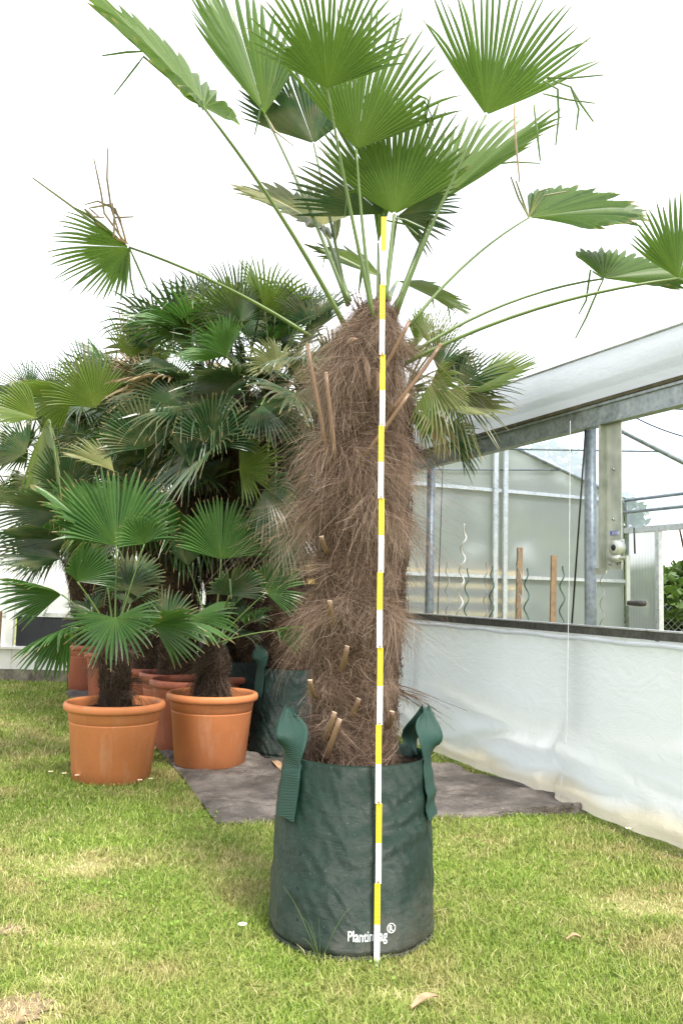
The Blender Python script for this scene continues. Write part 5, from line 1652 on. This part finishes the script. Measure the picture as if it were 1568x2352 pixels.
def grass_patch(n, y0, y1, hmin, hmax, w):
    # even over the wedge the lens sees
    y = np.sqrt(nrng.uniform(y0 ** 2, y1 ** 2, n))
    x = nrng.uniform(-0.50, 0.50, n) * y
    keep = ~inside_poly(x, y, cl_poly)
    keep &= (x - BAG_C.x) ** 2 + (y - BAG_C.y) ** 2 > 0.225 ** 2
    for c in (PL,):
        keep &= (x - c.x) ** 2 + (y - c.y) ** 2 > 0.17 ** 2
    # not inside the greenhouse
    d = (x - GO.x) * GN.x + (y - GO.y) * GN.y
    keep &= d < -0.04
    keep &= y < LBY - 0.05
    x, y = x[keep], y[keep]
    n = len(x)
    # longer tufts here and there
    worn = np.zeros(n)
    for (wx_, wy_, rx_, ry_) in WORN:
        e_ = np.array([noise.noise(Vector((a_ * 9, b_ * 9, 3.3))) for a_, b_ in zip(x, y)]) * 0.5
        worn = np.maximum(worn, np.clip(1.25 - np.hypot((x - wx_) / rx_, (y - wy_) / ry_) + e_, 0, 1))
    kp = nrng.random(n) > worn * 0.42
    x, y, worn = x[kp], y[kp], worn[kp]
    n = len(x)
    tuft = np.array([noise.noise(Vector((a * 3.5, b * 3.5, 2.2))) for a, b in zip(x, y)])
    h = nrng.uniform(hmin, hmax, n) * (1 + 0.6 * np.clip(tuft, -0.6, 1)) * (1 - 0.45 * worn)
    # uncut fringe round bag and pot
    rb_ = np.hypot(x - BAG_C.x, y - BAG_C.y)
    h *= 1 + 0.25 * np.exp(-((rb_ - 0.24) / 0.05) ** 2) * (0.4 + 1.6 * (nrng.random(n) > 0.85))
    rp_ = np.hypot(x - PL.x, y - PL.y)
    h *= 1 + 0.4 * np.exp(-((rp_ - 0.19) / 0.05) ** 2)
    a = nrng.uniform(0, 2 * math.pi, n)
    lean = nrng.uniform(0.2, 1.5, n)
    dx, dy = np.cos(a), np.sin(a)
    wx, wy = -np.sin(a + nrng.normal(0, .5, n)), np.cos(a)
    ww = nrng.uniform(0.6, 1.3, n) * w
    v = np.zeros((n, 6, 3), dtype=np.float32)
    for k, (f, wf) in enumerate(((0.0, 1.0), (0.55, 0.85), (1.0, 0.12))):
        px_ = x + dx * h * lean * f ** 2
        py_ = y + dy * h * lean * f ** 2
        pz_ = h * f * (1 - 0.25 * lean * f)
        for sg, o in ((-1, 0), (1, 1)):
            v[:, k * 2 + o, 0] = px_ + sg * wx * ww * wf
            v[:, k * 2 + o, 1] = py_ + sg * wy * ww * wf
            v[:, k * 2 + o, 2] = np.maximum(pz_, 0.0)
    b = np.arange(n)[:, None] * 6
    q = np.concatenate([b + np.array([[0, 1, 3, 2]]), b + np.array([[2, 3, 5, 4]])], axis=0)
    rn = np.repeat(np.clip(nrng.normal(0.5, 0.24, n) + 0.12 * (nrng.random(n) > 0.9) + 0.55 * worn, 0, 1), 6)
    return v.reshape(-1, 3), q, rn
parts = [grass_patch(120000, 1.62, 2.9, 0.009, 0.026, 0.0012), grass_patch(90000, 2.9, 4.6, 0.010, 0.028, 0.0017), grass_patch(60000, 4.6, 8.2, 0.014, 0.038, 0.0030)]
off = 0
V_, Q_, R_ = [], [], []
for v, q, r_ in parts:
    V_.append(v); Q_.append(q + off); R_.append(r_); off += len(v)
me = np_mesh('grass', np.concatenate(V_), np.concatenate(Q_), {'rnd': np.concatenate(R_)})
tag(link('grass', me, M['grass']), 'short patchy mown grass of the lawn', 'grass', None, 'stuff')

clv_c = []
for _ in range(120):
    yy = math.sqrt(rng.uniform(1.7 ** 2, 4.2 ** 2)); xx = rng.uniform(-0.45, 0.45) * yy
    if noise.noise(Vector((xx * 1.1, yy * 1.1, 6))) > -0.02 and not inside_poly(np.array([xx]), np.array([yy]), cl_poly)[0] and math.hypot(xx - BAG_C.x, yy - BAG_C.y) > 0.27 and (xx - GO.x) * GN.x + (yy - GO.y) * GN.y < -0.1 and math.hypot(xx - PL.x, yy - PL.y) > 0.25:
        clv_c.append((xx, yy))
def clv_s():
    c = clv_c[nrng.integers(len(clv_c))]
    return np.array([c[0] + nrng.normal(0, 0.035), c[1] + nrng.normal(0, 0.035), nrng.uniform(0.008, 0.026)])
leaf_cloud('clover', 1300, clv_s, 0.011, M['clover'], 'small patches of clover and broad leaved weeds among the grass', 'clover', None, 'stuff')
cr_ = MB()
for k in range(260):
    u, v = rng.random(), rng.random() ** 1.5 * 0.6
    q = cloth_at(u, v)
    sz_ = rng.uniform(0.002, 0.006)
    if noise.noise(Vector((q.x * 2.5, q.y * 2.5, 3))) < -0.05 and rng.random() < 0.7:
        continue
    pts_ = [q + Vector((rng.uniform(-1, 1) * sz_, rng.uniform(-1, 1) * sz_, sz_ * rng.uniform(0.2, 1) + 0.002)) for _ in range(4)]
    cr_.add(pts_, [(0, 1, 2), (0, 2, 3), (0, 3, 1), (1, 3, 2)], 0 if rng.random() < 0.7 else 1)
tag(cr_.build('soil_crumbs', [M['soil'], M['dry_leaf']]), 'crumbs of soil and chips scattered over the grey sheet', 'soil crumbs', None, 'stuff')
for (wx_, wy_, rx_, ry_) in WORN[:2]:
    bm2 = MB()
    ring = []
    for k in range(28):
        a_ = 2 * math.pi * k / 28
        q_ = 0.72 + 0.6 * noise.noise(Vector((math.cos(a_) * 2.5 + wx_ * 9, math.sin(a_) * 2.5, wy_)))
        ring.append(Vector((wx_ + math.cos(a_) * rx_ * q_, wy_ + math.sin(a_) * ry_ * q_, 0.004)))
    bm2.disc(ring)
    tag(bm2.build('bare_soil', M['bare_soil']), kind='structure')
# a few long grass stalks
def stalks(pts, label):
    c = pts[0]
    root = MB()
    for k in range(9):
        a = rng.uniform(0, 6.28); L = rng.uniform(0.06, 0.17)
        p1 = Vector(c) + Vector((math.cos(a) * L * 0.45, math.sin(a) * L * 0.3, L))
        p2 = p1 + Vector((math.cos(a) * L * 0.3, math.sin(a) * L * 0.2, -L * rng.uniform(-0.3, 0.2)))
        seg = curve_pts(c, p2, p1 - (Vector(c) + p2) / 2, 8)
        root.tube(seg, [0.0022 - 0.0019 * i / 8 for i in range(9)], 4, False, 0.4)
    tag(root.build('grass_tuft', M['petiole']), label, 'grass tuft', 'uncut grass tufts')
stalks([G(1275, 1808)], 'uncut grass tuft with tall stalks at the foot of the film wall crease')
stalks([G(1210, 1795)], 'uncut grass tuft with bent stalks left of the film wall crease')
stalks([G(910, 1715)], 'small uncut grass tuft between the tall trunk and the right bag handle')
stalks([G(735, 2215)], 'uncut grass tuft against the front foot of the green bag')

def daisy(px, py, label):
    g = G(px, py)
    root = empty('daisy', g, label, 'daisy', 'white daisies in the lawn')
    top = g + Vector((rng.uniform(-.004, .004), rng.uniform(-.01, 0), 0.045))
    mb = MB(); mb.tube([g, top], 0.0011, 5); mb.build('stem', M['petiole'], root)
    mb = MB()
    for k in range(14):
        a = 2 * math.pi * k / 14
        d = Vector((math.cos(a), math.sin(a), 0.12)); s = Vector((-math.sin(a), math.cos(a), 0))
        mb.add([top + d * 0.003 - s * 0.0012, top + d * 0.011 - s * 0.0020, top + d * 0.0125, top + d * 0.011 + s * 0.0020, top + d * 0.003 + s * 0.0012], [(0, 1, 2, 3, 4)])
    mb.build('petals', M['petal'], root)
    mb = MB(); mb.lathe([(0.0042, 0), (0.0035, 0.002), (0.0005, 0.003)], top + Vector((0, 0, 0.0012)), 10); mb.build('flower_eye', M['daisy_eye'], root)
for (px, py, lab) in ((118, 1788, 'daisy left of the left orange pot, farther of the two beside it'), (146, 1792, 'daisy left of the left orange pot, nearer to the pot of the two beside it'), (178, 1796, 'daisy right against the front left foot of the left orange pot'),
                      (322, 1808, 'daisy at the front right foot of the left orange pot'), (346, 1804, 'daisy in the grass just right of the left orange pot'),
                      (1440, 1922, 'left one of the daisy pair in the grass near the film wall end'), (1464, 1920, 'right one of the daisy pair in the grass near the film wall end'),
                      (556, 2156, 'single daisy in the grass left of the green bag foot')):
    daisy(px, py + 6, lab)
def dry_leaf(px0, py0, px1, py1, label, w=0.012):
    a, b = G(px0, py0, 0.012), G(px1, py1, 0.02)
    mb = MB(); n = 10; vs_ = []
    s = (b - a).cross(ZUP).normalized()
    for i in range(n + 1):
        f = i / n
        c = a.lerp(b, f) + Vector((0, 0, 0.012 * math.sin(f * 3.14)))
        ww = w * math.sin(math.pi * min(0.97, 0.08 + f * 0.9)) ** 0.8
        vs_ += [c - s * ww + Vector((0, 0, 0.006)), c, c + s * ww + Vector((0, 0, 0.005))]
    fs_ = []
    for i in range(n):
        fs_ += [(3 * i, 3 * i + 1, 3 * i + 4, 3 * i + 3), (3 * i + 1, 3 * i + 2, 3 * i + 5, 3 * i + 4)]
    mb.add(vs_, fs_)
    tag(mb.build('fallen_leaf', M['dry_leaf']), label, 'fallen leaf')
dry_leaf(945, 2318, 1005, 2292, 'curled dry leaf lying on the grass below the folding rule foot')
dry_leaf(1300, 2162, 1335, 2158, 'small dry leaf scrap in the grass right of the green bag', 0.008)
dry_leaf(40, 2352, 62, 2338, 'pale dry scrap at the bottom left corner of the lawn', 0.012)
dry_leaf(628, 1748, 646, 1772, 'crumpled dry scrap on the grey sheet left of the front bag handle', 0.02)
